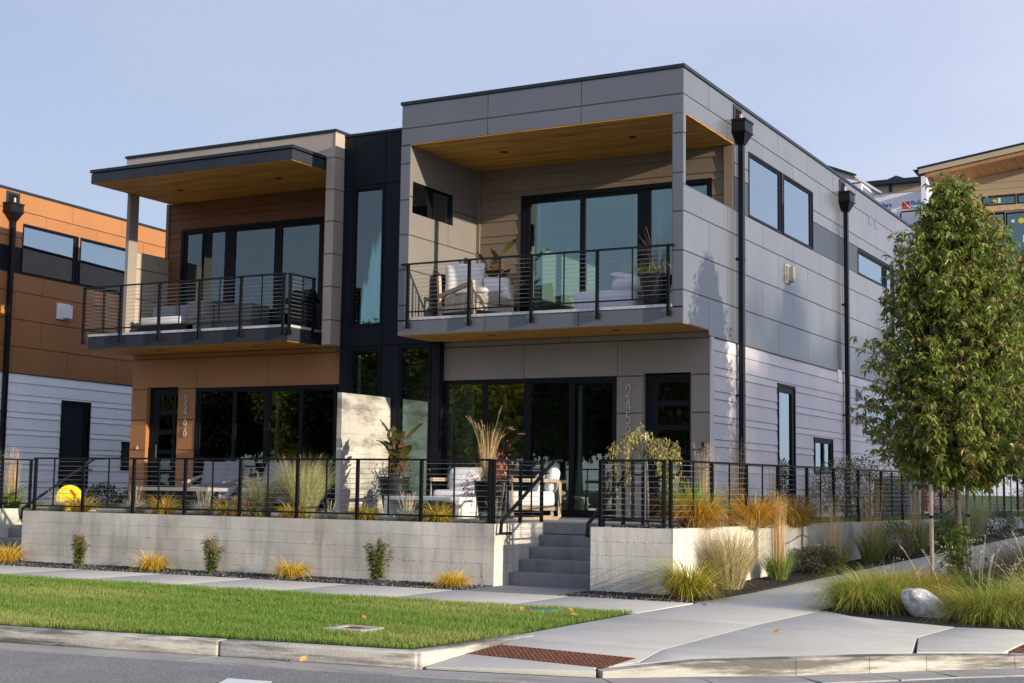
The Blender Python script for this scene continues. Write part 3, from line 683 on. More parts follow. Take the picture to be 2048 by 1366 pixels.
# post and side screen
MB().box(-12.78, -12.695, .82, 1.08, 4.3, 7.385).build('post', m_taupe, LH)
backing(LH, 'side_screen', 'x', -12.75, 1, 1.085, 2.22, 4.3, 6.19, [], th=.10)
panels(LH, 'x', -12.75, 1, [(5.84, 6.19, [1.085, 1.83, 2.22]), (5.2, 5.84, [1.085, 2.22]), (4.34, 5.2, [1.085, 2.22])], [], m_beige)
YB2 = 2.10; S2 = (-12.41, -8.645, 4.36, 6.80)
backing(LH, 'balcony_back_wall', 'y', YB2, -1, -12.80, -7.46, 4.2, 7.387, [S2])
siding(LH, 'y', YB2, -1, [7.387, 7.17, 7.03, 6.75, 6.61, 6.33, 6.19, 5.91, 5.77, 5.49, 5.35, 5.07, 4.93, 4.65, 4.51, 4.36], [[-12.76, -9.5, -7.46], [-12.76, -10.5, -7.46]], [S2], m_brown)
MB().box(-12.84, -12.765, YB2-.03, YB2+.1, 6.2, 7.387).build('corner_board', m_tsid, LH)
window(LH, 'y', YB2, -1, *S2, [(-12.26, -11.21, 4.50, 6.68), (-10.93, -9.89, 4.50, 6.66), (-9.70, -8.755, 4.50, 6.65)], g_front, fw=.08, name='sliding_door')
# balcony deck
MB().box(-12.88, -7.88, .02, 2.2, 4.05, 4.28).build('balcony_deck', m_core, LH)
panels(LH, 'y', 0, -1, [(4.02, 4.285, [-12.9, -11.3, -9.59, -7.855])], [], m_fascia, trim=False)
panels(LH, 'x', -7.855, 1, [(4.02, 4.285, [.0, .79])], [], m_fascia, trim=False)
panels(LH, 'x', -12.9, -1, [(4.02, 4.285, [.0, 1.1, 2.2])], [], m_fascia, trim=False)
for a, b in ((-12.9, -12.02), (-11.97, -11.0), (-10.95, -9.98), (-9.93, -8.97), (-8.92, -7.95)): MB().box(a, b, -.012, .06, 4.29, 4.338).build('deck_edge_channel', m_galv, LH)
MB().box(-7.9, -7.843, .04, .74, 4.29, 4.338).build('deck_edge_channel', m_galv, LH)
MB().box(-12.88, -7.88, .05, 2.09, 4.281, 4.335).build('balcony_floor', m_patio, LH)
planks(LH, -12.885, -7.87, .014, 1.25, 4.022, m_wood)
# ground storey
DL = (-12.43, -11.56, .87, 3.33); SL2 = (-11.1, -7.585, .90, 3.30)
backing(LH, 'ground_front_wall', 'y', YG, -1, -12.84, -7.47, .5, 4.02, [DL, SL2])
panels(LH, 'y', YG, -1, [(3.92, 4.02, [-12.85, -11.98, -10.18, -8.38, -7.47]), (3.29, 3.92, [-12.85, -11.10, -9.28, -7.47])], [DL, SL2], m_orange)
for us in ([-12.85, -12.43], [-11.56, -11.1]): panels(LH, 'y', YG, -1, [(2.66, 3.29, us), (2.04, 2.66, us), (1.43, 2.04, us), (.88, 1.43, us)], [DL, SL2], m_orange)
window(LH, 'y', YG, -1, *SL2, [(-10.98, -10.14, 1.0, 3.215), (-10.06, -9.35, 1.0, 3.20), (-9.21, -8.485, 1.0, 3.19), (-8.415, -7.67, 1.0, 3.20)], g_low, fw=.06, name='sliding_door')
door(LH, DL, YG, -12.16, -11.78, [(2.87, 3.16), (2.46, 2.78), (2.05, 2.36), (1.64, 1.96), (1.24, 1.55)], g_front,
     side=[(-11.72, -11.58, 2.87, 3.16), (-11.72, -11.58, 2.46, 2.78), (-11.72, -11.58, 2.05, 2.36), (-11.72, -11.58, 1.64, 1.96)], jamb=m_orange)
for i, ch in enumerate('2466'): digit(LH, ch, -11.345, YG-.02, 2.965-.215*i, .175)
MB().box(-12.66, -12.62, YG-.02, YG, 2.05, 2.12).build('doorbell', m_galv, LH)
interior(LH, -12.6, -7.5, 1.45, 9.0, .86, 3.9)
for xa in (-10.97, -10.0, -9.2): MB().box(xa, xa+.07, 1.42, 1.48, 1.0, 3.2).build('curtain', m_cush, LH)
for xa in (-12.24, -10.9, -8.85): MB().box(xa, xa+.10, 2.28, 2.36, 4.4, 6.7).build('curtain', m_cush, LH)
for xa in (-5.15, -2.53): MB().box(xa, xa+.07, 1.42, 1.48, 1.0, 3.24).build('curtain', m_cush, RHs)
for xa in (-4.06, -2.0, -1.58): MB().box(xa, xa+.12, 2.60, 2.70, 4.4, 6.75).build('curtain', m_cush, RHs)
MB().box(-7.13, -7.06, 1.26, 1.31, 1.1, 3.85).build('curtain', m_cush, RHs); MB().box(-7.13, -7.06, 1.26, 1.31, 4.45, 6.95).build('curtain', m_cush, RHs)
MB().box(-12.6, -7.5, 2.3, 12, 4.3, 4.33).build('interior_floor', m_infloor, LH)
MB().box(-12.6, -7.5, 2.3, 12, 7.5, 7.53).build('interior_ceiling', m_inside, LH)
MB().box(-12.6, -7.5, 12, 12.1, 4.3, 7.5).build('interior_wall', m_inside, LH)
WS = [(2.45, 5.9, 4.8, 7.3), (6.2, 9.6, 4.8, 7.3)]
backing(LH, 'side_wall', 'x', -12.835, -1, 2.22, 19, 4.0, 8.1, WS, mat=m_beige)
backing(LH, 'lower_side_wall', 'x', -12.835, -1, 1.3, 19, .5, 3.99, [(1.55, 5.2, 1.0, 3.4)], mat=m_fascia)
window(LH, 'x', -12.85, -1, 1.55, 5.2, 1.0, 3.4, [(1.62, 3.3, 1.07, 3.33), (3.38, 5.13, 1.07, 3.33)], g_front, fw=.04)
for q in WS: window(LH, 'x', -12.85, -1, *q, [(q[0]+.06, (q[0]+q[1])/2-.04, q[2]+.06, q[3]-.06), ((q[0]+q[1])/2+.04, q[1]-.06, q[2]+.06, q[3]-.06)], g_front, fw=.04)
MB().box(-7.6, -7.48, 1.3, 19, .5, 8.0).build('party_wall', m_inside, LH)
MB().box(-12.84, -7.5, 18.8, 19, .5, 8.05).build('rear_wall', m_orange, LH)
# ---- neighbour on the left: same type, turned and set back
NA = math.radians(5.16); NR = Vector((-17.65, 1.9)); ND = Vector((-math.sin(NA), math.cos(NA)))
o2 = NR-ND*2.54
NH = thing('town_house', 'neighbouring orange and white town house at the left edge, turned away', 'house', loc=(o2.x, o2.y, -.06), rz=NA)
side_wall(NH, m_orange, m_white, m_tower, ymax=17, balcony=False, glass_m=g_side, blind=1.0)
downspout(NH, 2.68, 8)
v = MB(); v.box(0, .03, 4.42, 4.86, 5.36, 5.75); v.box(.03, .12, 4.62, 4.86, 5.40, 5.72); v.build('wall_vent', m_plas, NH)
MB().box(-6, .02, -.025, 17, 8.20, 8.256).build('roof_coping', m_cope, NH)
MB().box(-6, -.17, -.0, 17, 8.0, 8.1).build('roof', m_core, NH)
MB().box(-6, -.01, .02, .2, 4.0, 8.2).build('front_wall', m_orange, NH)
MB().box(-6, -.01, 1.27, 1.4, .5, 4.0).build('lower_front_wall', m_white, NH)
interior(NH, -5.6, -.2, .5, 16, 4.2, 7.9); interior(NH, -5.6, -.2, 1.5, 16, .86, 3.9)
MB().box(-6, -5.8, 0, 17, .5, 8.2).build('party_wall', m_inside, NH)
MB().box(-5.8, 0, 16.8, 17, .5, 8.2).build('rear_wall', m_orange, NH)

# balcony railings
def f2(L_, o): return [a-o for a in L_]
brr = cable_rail('black cable railing across the front of the grey corner balcony',
    [((-5.21, -.05), (-.21, -.05), f2([-5.184, -3.932, -2.713, -1.488, -.235], -5.21), f2([-3.323, -2.101, -.859], -5.21), .205)], z0=4.34, zt=5.298, zb=4.43, ncab=11, wide=.05)
MB().box(-5.33, -5.2, -.075, -.02, 5.27, 5.298).build('rail_end', m_black, brr); MB().box(-.21, -.135, -.075, -.02, 5.27, 5.298).build('rail_end', m_black, brr)
cable_rail('black cable railing wrapping the left house balcony with angled corner',
    [((-13.0, -.05), (-7.90, -.05), f2([-12.99, -11.99, -10.98, -9.96, -8.94, -7.93], -13.0), f2([-12.47, -11.46, -10.46, -9.46, -8.44], -13.0), .205),
     ((-7.83, -.02), (-7.83, .76), [.03, .75], [.42], .205), ((-12.98, .0), (-12.98, 2.0), [.95, 1.9], [.5, 1.45], .205)], z0=4.34, zt=5.298, zb=4.43, ncab=11, wide=.05)

# ---- concrete fin wall
fw_ = thing('fin_wall', 'tall weathered concrete fin wall dividing the two patios', 'wall')
X0 = -6.35
zz = [.85, 1.21, 1.57, 1.93, 2.29, 2.65, 3.006]
for i, (a, b) in enumerate(zip(zz[:-1], zz[1:])):
    o = random.uniform(-.003, .003)
    MB().box(X0, -6.25+o, -.46, 1.085, a, b-.003).build('concrete_course', m_finc, fw_)

# ---- house under construction behind
CH = thing('house_under_construction', 'unfinished tan house behind, with white house wrap and cedar porch ceiling', 'house')
CY, CB = 40.0, 42.7
def rake(x): return 15.24+(x+5.19)*.146
mb = MB()
mb.quadbox([(-5.16, CY, 15.01), (3, CY, 16.16), (3, CY+.1, 16.16), (-5.16, CY+.1, 15.01), (-5.16, CY, 15.22), (3, CY, 16.41), (3, CY+.1, 16.41), (-5.16, CY+.1, 15.22)]); mb.build('rake_fascia', m_wbeige, CH)
mb = MB(); mb.quadbox([(-5.22, CY-.05, 15.235), (3, CY-.05, 16.43), (3, CB+6, 16.43), (-5.22, CB+6, 15.235), (-5.22, CY-.05, 15.30), (3, CY-.05, 16.49), (3, CB+6, 16.49), (-5.22, CB+6, 15.30)]); mb.build('roof', m_cope, CH)
mb = MB(); mb.quadbox([(-4.91, CY+.1, 14.87), (3, CY+.1, 15.99), (3, CY+.25, 15.99), (-4.91, CY+.25, 14.87), (-4.91, CY+.1, 15.02), (3, CY+.1, 16.16), (3, CY+.25, 16.16), (-4.91, CY+.25, 15.02)]); mb.build('cedar_beam', m_cedar, CH)
for i in range(52):
    a = -4.9+i*.15; za, zb = 14.95+(a+4.9)*.142, 14.95+(a+.15+4.9)*.142
    mb = MB(); mb.quadbox([(a, CY+.25, za), (a+.146, CY+.25, zb), (a+.146, CB, zb), (a, CB, za), (a, CY+.25, za+.03), (a+.146, CY+.25, zb+.03), (a+.146, CB, zb+.03), (a, CB, za+.03)]); mb.build('soffit_plank', m_cedar, CH)
MB().box(-5.08, -4.85, CY+.1, CY+.22, 7, 14.93).build('wrapped_wall_end', m_wrap, CH)
MB().box(-5.0, -4.86, CY+.22, CB, 7, 14.92).build('wrapped_side_wall', m_wrap, CH)
mb = MB(); mb.quadbox([(-5.44, CY+.2, 15.24), (-5.17, CY+.2, 15.24), (-5.17, CY+6, 15.24), (-5.44, CY+6, 15.24)][0:0] or [(-5.24, CY+.1, 14.97), (-5.16, CY+.1, 14.97), (-5.16, CY+6, 14.97), (-5.24, CY+6, 14.97), (-5.44, CY+.1, 15.24), (-5.16, CY+.1, 15.24), (-5.16, CY+6, 15.24), (-5.44, CY+6, 15.24)]); mb.build('gutter', m_cope, CH)
CW = [(-4.52, -3.13, 13.95, 14.35), (-3.05, -1.63, 13.90, 14.32), (-1.56, .2, 13.90, 14.32), (-3.8, -2.1, 9.5, 13.58), (-2.05, .2, 9.5, 13.54)]
mb = MB()
for r in sub((-4.86, 3, 7, 14.95), CW): mb.box(r[0], r[1], CB, CB+.2, r[2], r[3])
mb.quadbox([(-4.86, CB, 14.95), (3, CB, 14.95), (3, CB+.2, 14.95), (-4.86, CB+.2, 14.95), (-4.86, CB, 14.96), (3, CB, 16.0), (3, CB+.2, 16.0), (-4.86, CB+.2, 14.96)])
mb.build('porch_back_wall', m_wbeige, CH)
for z in (14.62, 14.9): MB().box(-4.85, 3, CB-.006, CB, z, z+.012).build('lap_joint', m_tsid, CH)
MB().box(-3.9, 3, CB-.12, CB-.01, 13.63, 13.87).build('lumber_header', m_lumb, CH)
MB().box(-4.62, 3, CB-.06, CB-.01, 14.36, 14.44).build('lumber_trim', m_lumb, CH); MB().box(-4.62, -4.53, CB-.06, CB-.01, 9, 14.36).build('lumber_trim', m_lumb, CH)
for q in CW[:3]+CW[4:]: window(CH, 'y', CB, -1, *q, [(q[0]+.05, q[1]-.05, q[2]+.05, q[3]-.05)], g_front, fw=.05, name='window')
window(CH, 'y', CB, -1, -3.8, -2.1, 9.5, 13.58, [(-3.72, -2.9, 9.6, 13.5), (-2.85, -2.16, 9.6, 13.5)], g_low, fw=.05, name='sliding_door')
MB().box(-4.8, 3, CB+.25, CB+7, 7, 7.2).build('interior_floor', m_black2, CH); MB().box(-4.8, 3, CB+3, CB+3.2, 7, 15).build('interior_wall', m_black2, CH)  # floor and wall near-black, the room's shade put into their colour
def sticker(x, z, r, mat, n=14):
    mb = MB(); mb.tube([(x, CB-.018, z), (x, CB-.012, z)], r, n); mb.build('window_sticker', mat, CH)
sticker(-2.5, 14.07, .10, m_stick); sticker(-1.40, 13.15, .13, m_stick); sticker(-1.75, 13.15, .06, m_plas, 4); MB().box(-2.36, -2.24, CB-.02, CB-.012, 13.99, 14.22).build('window_sticker', m_plas, CH); MB().box(-1.35, -1.2, CB-.02, CB-.012, 12.2, 12.5).build('window_sticker', m_plas, CH)
# wrapped wall further left
WY = 44.06
MB().box(-10, -5.0, WY, WY+.2, 7, 15.13).build('wrapped_wall', m_wrap, CH)
MB().box(-10, -5.0, WY-.03, WY+.2, 15.13, 15.56).build('tan_frieze', m_wbeige, CH)
MB().box(-9.3, -5.2, WY-.45, WY-.05, 15.50, 15.70).build('gutter', m_cope, CH)
MB().box(-7.40, -7.28, WY-.12, WY-.03, 15.18, 15.52).build('gutter_bracket', m_cope, CH)
MB().box(-9.5, -5.1, WY+1.2, WY+1.3, 15.70, 15.96).build('upper_frieze', m_wbeige, CH)
for a, b in ((-8.7, -7.6), (-6.85, -5.3)): MB().box(a, b, WY+1.17, WY+1.2, 15.70, 15.86).build('clerestory', m_plas, CH)
mb = MB(); mb.tube([(-9.5, WY+1.1, 15.98), (-7.75, WY+1.1, 15.99), (-7.35, WY+1.1, 16.14), (-6.95, WY+1.1, 15.98), (-5.1, WY+1.1, 16.0)], .045, 4); mb.build('roof_edge', m_cope, CH)
mb = MB(); mb.quadbox([(-7.75, WY+1.12, 15.9), (-6.95, WY+1.12, 15.9), (-6.95, WY+1.3, 15.9), (-7.75, WY+1.3, 15.9), (-7.36, WY+1.12, 16.11), (-7.34, WY+1.12, 16.11), (-7.34, WY+1.3, 16.11), (-7.36, WY+1.3, 16.11)]); mb.build('gable', m_wbeige, CH)
window(CH, 'y', WY, -1, -6.93, -5.0, 11, 14.25, [(-6.85, -5.1, 11.1, 14.14)], g_front, fw=.06)
sticker(-6.66, 14.0, .1, m_plas, 4)
mb = MB(); mb.quadbox([(-10.2, CY, 15.78), (-7.68, CY, 14.92), (-7.68, CY+.2, 14.92), (-10.2, CY+.2, 15.78), (-10.2, CY, 16.12), (-7.90, CY, 15.18), (-7.90, CY+.2, 15.18), (-10.2, CY+.2, 16.12)]); mb.build('side_rake', m_wbeige, CH)
mb = MB(); mb.tube([(-10.2, CY-.05, 16.16), (-7.86, CY-.05, 15.20)], .05, 4); mb.build('roof_edge', m_cope, CH)
mb = MB(); mb.tube([(-7.95, CY-.1, 15.16), (-7.45, CY+2.6, 14.86)], .06, 4); mb.build('gutter', m_acg, CH)
MB().box(-8.3, -7.7, CY+.3, CY+2.5, 7, 14.9).build('wrapped_wall', m_wrap, CH)
def text(root, s, x, y, z, size, mat, bold=0, name='house_wrap_lettering'):
    cu = bpy.data.curves.new('t', 'FONT'); cu.body = s; cu.size = size; cu.extrude = .004; cu.offset = bold; cu.space_character = .95
    ob = bpy.data.objects.new('t', cu); COL.objects.link(ob)
    me = bpy.data.meshes.new_from_object(ob.evaluated_get(bpy.context.evaluated_depsgraph_get())); bpy.data.objects.remove(ob)
    me.materials.clear(); me.materials.append(mat)
    o = bpy.data.objects.new(name, me); COL.objects.link(o); o.parent = root; o.location = (x, y, z); o.rotation_euler = (math.pi/2, 0, 0); return o
def logo(x, z, s=1.0):
    mb = MB(); mb.prism([(0, 0), (.35, 0), (.35, .36), (0, .36)], 0, .004); o = mb.build('house_wrap_logo', m_pred, CH); o.location = (x, WY-.006, z); o.rotation_euler = (math.pi/2, 0, 0)
    mb = MB(); mb.prism([(.05, .36), (.12, .36), (.35, .09), (.35, .02)], .004, .006); q = mb.build('logo_stripe', m_plas, CH); q.location = (x, WY-.006, z); q.rotation_euler = (math.pi/2, 0, 0)
for lx in (-8.62, -6.83):
    logo(lx, 14.32); text(CH, 'Builders', lx+.39, WY-.01, 14.49, .30, m_blue, .006); text(CH, 'FirstSource', lx+.39, WY-.01, 14.32, .20, m_blue, 0)

# ------------------------------------------------------------------ plants
class PB:
    """collects coloured quads as numpy arrays"""
    def __init__(s): s.V = []; s.Q = []; s.C = []; s.n = 0
    def add(s, v, q, c):    # v (N,3) q (M,4) c (N,3)
        s.V.append(v); s.Q.append(q+s.n); s.C.append(c); s.n += len(v)
    def build(s, name, mat, parent=None, smooth=False, **pr):
        v = np.concatenate(s.V).astype(np.float32); q = np.concatenate(s.Q).astype(np.int32); c = np.concatenate(s.C).astype(np.float32)
        me = bpy.data.meshes.new(name); me.vertices.add(len(v)); me.vertices.foreach_set('co', v.ravel())
        me.loops.add(q.size); me.loops.foreach_set('vertex_index', q.ravel())
        me.polygons.add(len(q)); me.polygons.foreach_set('loop_start', np.arange(0, q.size, 4, dtype=np.int32))
        try: me.polygons.foreach_set('loop_total', np.full(len(q), 4, dtype=np.int32))
        except Exception: pass
        me.update(calc_edges=True); me.validate()
        a = me.color_attributes.new('Col', 'FLOAT_COLOR', 'POINT'); a.data.foreach_set('color', np.concatenate([c, np.ones((len(c), 1), np.float32)], 1).ravel())
        me.materials.append(mat)
        o = bpy.data.objects.new(name, me); COL.objects.link(o)
        if parent: o.parent = parent
        for k, x in pr.items(): o[k] = x
        return o
def cols(n, pal, jit=.15):
    pal = np.array(pal); i = rng.integers(0, len(pal), n); t = rng.random((n, 1)); j = rng.integers(0, len(pal), n)
    return (pal[i]*(1-t*.5)+pal[j]*t*.5)*(1+rng.uniform(-jit, jit, (n, 1)))
def ribbons(pb, base, az, lean0, lean1, length, width, c0, c1, k=5, taper=1.0, fold=None):
    """blades; base (n,3); az heading; lean angles from vertical at root and tip; returns tips and dirs"""
    n = len(base); az = np.broadcast_to(az, n); lean0 = np.broadcast_to(lean0, n); lean1 = np.broadcast_to(lean1, n)
    length = np.broadcast_to(length, n); width = np.broadcast_to(width, n)
    h = np.stack([np.cos(az), np.sin(az), np.zeros(n)], 1); tw = rng.uniform(-.9, .9, n)
    side = np.stack([-np.sin(az+tw), np.cos(az+tw), np.zeros(n)], 1)
    p = base.astype(float).copy(); P = []; cc = []
    for i in range(k+1):
        t = i/k; wv = width*(1-t**2*taper*.98)*(.75+.25*min(1, t*4))
        P.append(p-side*wv[:, None]/2); P.append(p+side*wv[:, None]/2)
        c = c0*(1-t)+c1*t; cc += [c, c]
        th_ = lean0+(lean1-lean0)*((i+.5)/k)**1.3
        d = h*np.sin(th_)[:, None]+np.array([0, 0, 1.])*np.cos(th_)[:, None]
        if i < k: p = p+d*(length/k)[:, None]
    V = np.stack(P, 1).reshape(-1, 3); C_ = np.stack(cc, 1).reshape(-1, 3); m_ = 2*(k+1)
    o = (np.arange(n)*m_)[:, None, None]; q = np.array([[2*i, 2*i+1, 2*i+3, 2*i+2] for i in range(k)])[None]
    pb.add(V, (o+q).reshape(-1, 4), C_); return p, d
def disc(n, r, sq=.7):
    a = rng.random(n)*2*np.pi; q = r*rng.random(n)**sq; return np.stack([q*np.cos(a), q*np.sin(a), np.zeros(n)], 1), a
def plumes(pb, tips, dirs, L_, rad, pal, n=40, k=2):
    m_ = len(tips); t = rng.random((m_, n)); base = tips[:, None]+dirs[:, None]*(t*L_)[..., None]; base = base.reshape(-1, 3)
    az = rng.random(m_*n)*2*np.pi; c = cols(m_*n, pal, .2)
    ribbons(pb, base, az, rng.uniform(.3, 1.1, m_*n), rng.uniform(.5, 1.4, m_*n), rad*rng.uniform(.7, 1.3, m_*n), rad*.22, c, c*1.15, k)
def leaves(pb, pos, d, length, width, c, droop=.5):
    """pointed folded leaves, 2 quads each along direction d bending down"""
    n = len(pos); d = d/np.linalg.norm(d, axis=1, keepdims=True); up = np.array([0, 0, 1.])
    s = np.cross(d, up)+rng.normal(0, .35, (n, 3)); s /= np.linalg.norm(s, axis=1, keepdims=True)
    nn = np.cross(s, d); L_ = np.broadcast_to(length, n)[:, None]; W_ = np.broadcast_to(width, n)[:, None]
    mid = pos+d*L_*.45; tip = pos+d*L_*.95-up*L_*droop*.35
    V = np.stack([pos, mid-s*W_/2+nn*W_*.18, mid-nn*W_*.05, mid+s*W_/2+nn*W_*.18, tip], 1).reshape(-1, 3)
    o = (np.arange(n)*5)[:, None, None]; q = np.array([[0, 1, 4, 2], [0, 2, 4, 3]])[None]
    pb.add(V, (o+q).reshape(-1, 4), np.repeat(c, 5, 0))
GOLD = [(.82, .50, .04), (.74, .36, .04), (.60, .55, .06), (.42, .50, .05), (.80, .60, .10)]
GREEN = [(.14, .24, .04), (.22, .34, .06), (.09, .16, .03), (.30, .38, .09)]
TAN = [(.50, .38, .18), (.42, .28, .11), (.58, .46, .26)]
def daylily(pb, r, h, n, pal, z=0, off=(0, 0)):
    b, a = disc(n, r*.30); b[:, 2] = z; b[:, :2] += off
    n = int(n*2.0); b, a = disc(n, r*.34); b[:, 2] = z; b[:, :2] += off
    c = cols(n, pal, .25); L_ = h*rng.uniform(.9, 1.9, n); az = a+rng.normal(0, .6, n)
    ribbons(pb, b, az, rng.uniform(.0, .95, n), rng.uniform(1.2, 2.9, n), L_, rng.uniform(.007, .013, n), c*.7, c*np.array([1.15, 1.0, .9]), 6)
    m_ = n//5; b, a = disc(m_, r*.5); b[:, 2] = z; b[:, :2] += off; c = cols(m_, [(.42, .22, .10), (.5, .33, .16)], .2)
    ribbons(pb, b, a, rng.uniform(.9, 1.3, m_), rng.uniform(1.5, 2.2, m_), h*rng.uniform(.6, 1.1, m_), .010, c, c, 4)
def reed(pb, r, h, n, green_h=.45, spread=.12):
    n = int(n*1.25); b, a = disc(n, r*.5); c = cols(n, [(.66, .46, .20), (.52, .34, .13), (.68, .52, .30)], .15)
    L_ = h*rng.uniform(.72, 1.0, n); l0 = np.abs(rng.normal(0, spread, n))
    tips, d = ribbons(pb, b, a, l0*.4, l0, L_, .0065, c*.8, c, 4)
    idx = rng.random(n) < .55; plumes(pb, tips[idx]-d[idx]*.24, d[idx], .25, .030, [(.62, .48, .28), (.52, .38, .2)], 16, 1)
    m_ = int(n*3.2); b, a = disc(m_, r*.6); c = cols(m_, GREEN+[(.3, .27, .06)], .2)
    ribbons(pb, b, a+rng.normal(0, .4, m_), rng.uniform(0, .45, m_), rng.uniform(.5, 1.7, m_), h*green_h*rng.uniform(.6, 1.25, m_), .008, c*.8, c, 5)
def misc(pb, r, h, n, pal, w_=.0055, l1=1.5, l0=.35, k=6):
    pal = np.array(pal)*1.3
    b, a = disc(n, r*.35); c = cols(n, pal, .18)
    return ribbons(pb, b, a+rng.normal(0, .35, n), rng.uniform(0, l0, n), rng.uniform(.3, l1, n), h*rng.uniform(.65, 1.2, n), w_, c*.8, c*1.1, k)
FESC = [(.34, .38, .33), (.28, .34, .31), (.42, .42, .34), (.38, .32, .24)]
def plant(label, loc, fn, mat=None, name='plant', cat='plant', group=None, part='foliage', rz=None, **k):
    t = thing(name, label, cat, loc, rz if rz is not None else 0, group)
    pb = PB(); fn(pb); pb.build(part, mat or m_plant, t); return t
# -- row at the foot of the front wall
gL = ['golden daylily clump at the far left foot of the retaining wall', 'golden daylily clump between the two seed-headed perennials furthest left, on the gravel',
      'golden daylily clump right of the middle seed-headed perennial, on the gravel', 'golden daylily clump at the right end of the front wall, near the steps']
for (x, y, h), lb in zip(((-10.62, -3.86, .30), (-7.35, -3.88, .27), (-4.62, -3.90, .27), (-1.83, -3.92, .23)), gL):
    plant(lb, (x, y, -.01), lambda pb, h=h: daylily(pb, .3, h, 260, GOLD), group='golden daylilies along the front wall', name='daylily')
def perennial(pb, h, n=9, seeds=True):
    for i in range(n):
        a = rng.random()*6.28; sp_ = rng.uniform(.02, .17); H = h*rng.uniform(.55, 1.0); m_ = int(H/.02)
        t = np.linspace(0.12, .92, m_); ax_ = np.stack([np.cos(a)*sp_*(.3+t*.9), np.sin(a)*sp_*(.3+t*.9), t*H], 1)
        ribbons(pb, np.array([[0, 0, 0.]]), a, .02, sp_*1.3/H, H, .007, np.array([[.25, .13, .07]]), np.array([[.25, .13, .07]]), 4, .2)
        k_ = 3; ps = np.repeat(ax_, k_, 0); az = rng.random(len(ps))*6.28
        d = np.stack([np.cos(az), np.sin(az), rng.uniform(-.1, .7, len(ps))], 1)
        c = cols(len(ps), [(.12, .18, .03), (.17, .23, .05), (.24, .21, .06), (.08, .13, .02)], .2)
        leaves(pb, ps, d, rng.uniform(.055, .095, len(ps)), .023, c, .6)
        if seeds:
            m2 = 40; ps = ax_[-1]+rng.normal(0, .022, (m2, 3))*np.array([1, 1, 2.2]); az = rng.random(m2)*6.28
            leaves(pb, ps, np.stack([np.cos(az), np.sin(az), rng.uniform(-.5, .9, m2)], 1), .026, .015, cols(m2, [(.34, .21, .14), (.42, .30, .21), (.24, .13, .09)], .2), .2)
for (x, y, h), lb in zip(((-9.02, -3.84, .56), (-6.22, -3.84, .62), (-3.13, -3.86, .70)), ('leftmost leafy perennial with brown seed heads at the foot of the front wall', 'middle leafy perennial with brown seed heads, between two golden daylilies on gravel', 'leafy perennial with brown seed heads nearest the wide steps')):
    plant(lb, (x, y, -.01), lambda pb, h=h: perennial(pb, h, 16), mat=m_plant, group='seed-headed perennials along the front wall', name='perennial_shrub')
# -- bed behind the front railing
bed = [(-10.75, 'f', .27, 'blue fescue tuft right of the yellow hose reel'), (-9.56-.6, 'd', .30, 'golden daylily right of the first fescue behind the left railing'), (-8.95, 'f', .30, 'fescue tuft with tall straw seed stalks before the orange wall corner'),
       (-8.3, 'd', .31, 'golden daylily below the number 2466'), (-7.45, 's', .30, 'fescue with a fan of pale seed stalks before the wicker chair'), (-6.9, 'd', .28, 'golden daylily right of the fan of pale seed stalks'),
       (-5.65, 'd', .24, 'golden daylily at the foot of the big pink plumed grass'), (-4.95, 'f', .20, 'small blue fescue at the right foot of the big plumed grass'), (-4.25, 'd', .27, 'golden daylily before the concrete fin wall'),
       (-3.5, 's', .27, 'fescue with thin seed stalks left of the coffee table'), (-2.95, 'd', .30, 'golden daylily before the white armchair'), (-2.0, 'f', .24, 'straw coloured fescue beside the black pot')]
def fescue(pb, h, stalks):
    misc(pb, .3, h*.95, 620, FESC, .006, 1.7, 1.0, 4)
    n = int(stalks*1.8); b, a = disc(n, .06); c = cols(n, [(.72, .62, .44), (.6, .5, .34)], .1); t_, d = ribbons(pb, b, a, rng.uniform(.0, .3, n), rng.uniform(.1, .6, n), h*rng.uniform(1.2, 1.8, n), .006, c, c, 4, .3)
    plumes(pb, t_-d*.09, d, .1, .016, [(.78, .68, .5), (.66, .56, .4)], 18, 1)
for x, kd, h, lb in bed:
    if kd == 'd': plant(lb, (x+.25, -2.93, .83), lambda pb: daylily(pb, .3, h, 230, GOLD+[(.25, .33, .05)]), group='golden daylilies behind the railing', name='daylily')
    else: plant(lb, (x+.25, -2.9, .83), lambda pb: fescue(pb, h, 26 if kd == 's' else 8), group='fescue tufts behind the railing', name='fescue')
def pinkgrass(pb, r, h, n, np_):
    misc(pb, r, h, n, [(.24, .27, .09), (.34, .33, .14), (.18, .22, .07), (.42, .36, .2)], .006, 1.5, .35)
    b, a = disc(np_, r*.3); c = cols(np_, TAN, .1); t_, d = ribbons(pb, b, a, rng.uniform(0, .15, np_), rng.uniform(.2, .8, np_), h*rng.uniform(.75, 1.15, np_), .004, c, c, 5, .3)
    plumes(pb, t_-d*.13, d, .14, .022, [(.50, .27, .24), (.60, .40, .34), (.42, .2, .2)], 40, 1)
plant('big fountain grass with pink plumes left of the concrete fin wall', (-5.55, -2.45, .84), lambda pb: pinkgrass(pb, .55, .95, 1500, 34), name='fountain_grass', cat='grass')
plant('lower fountain grass with pink plumes beside the wicker chairs', (-6.35, -2.5, .84), lambda pb: pinkgrass(pb, .45, .68, 900, 16), name='fountain_grass', cat='grass')
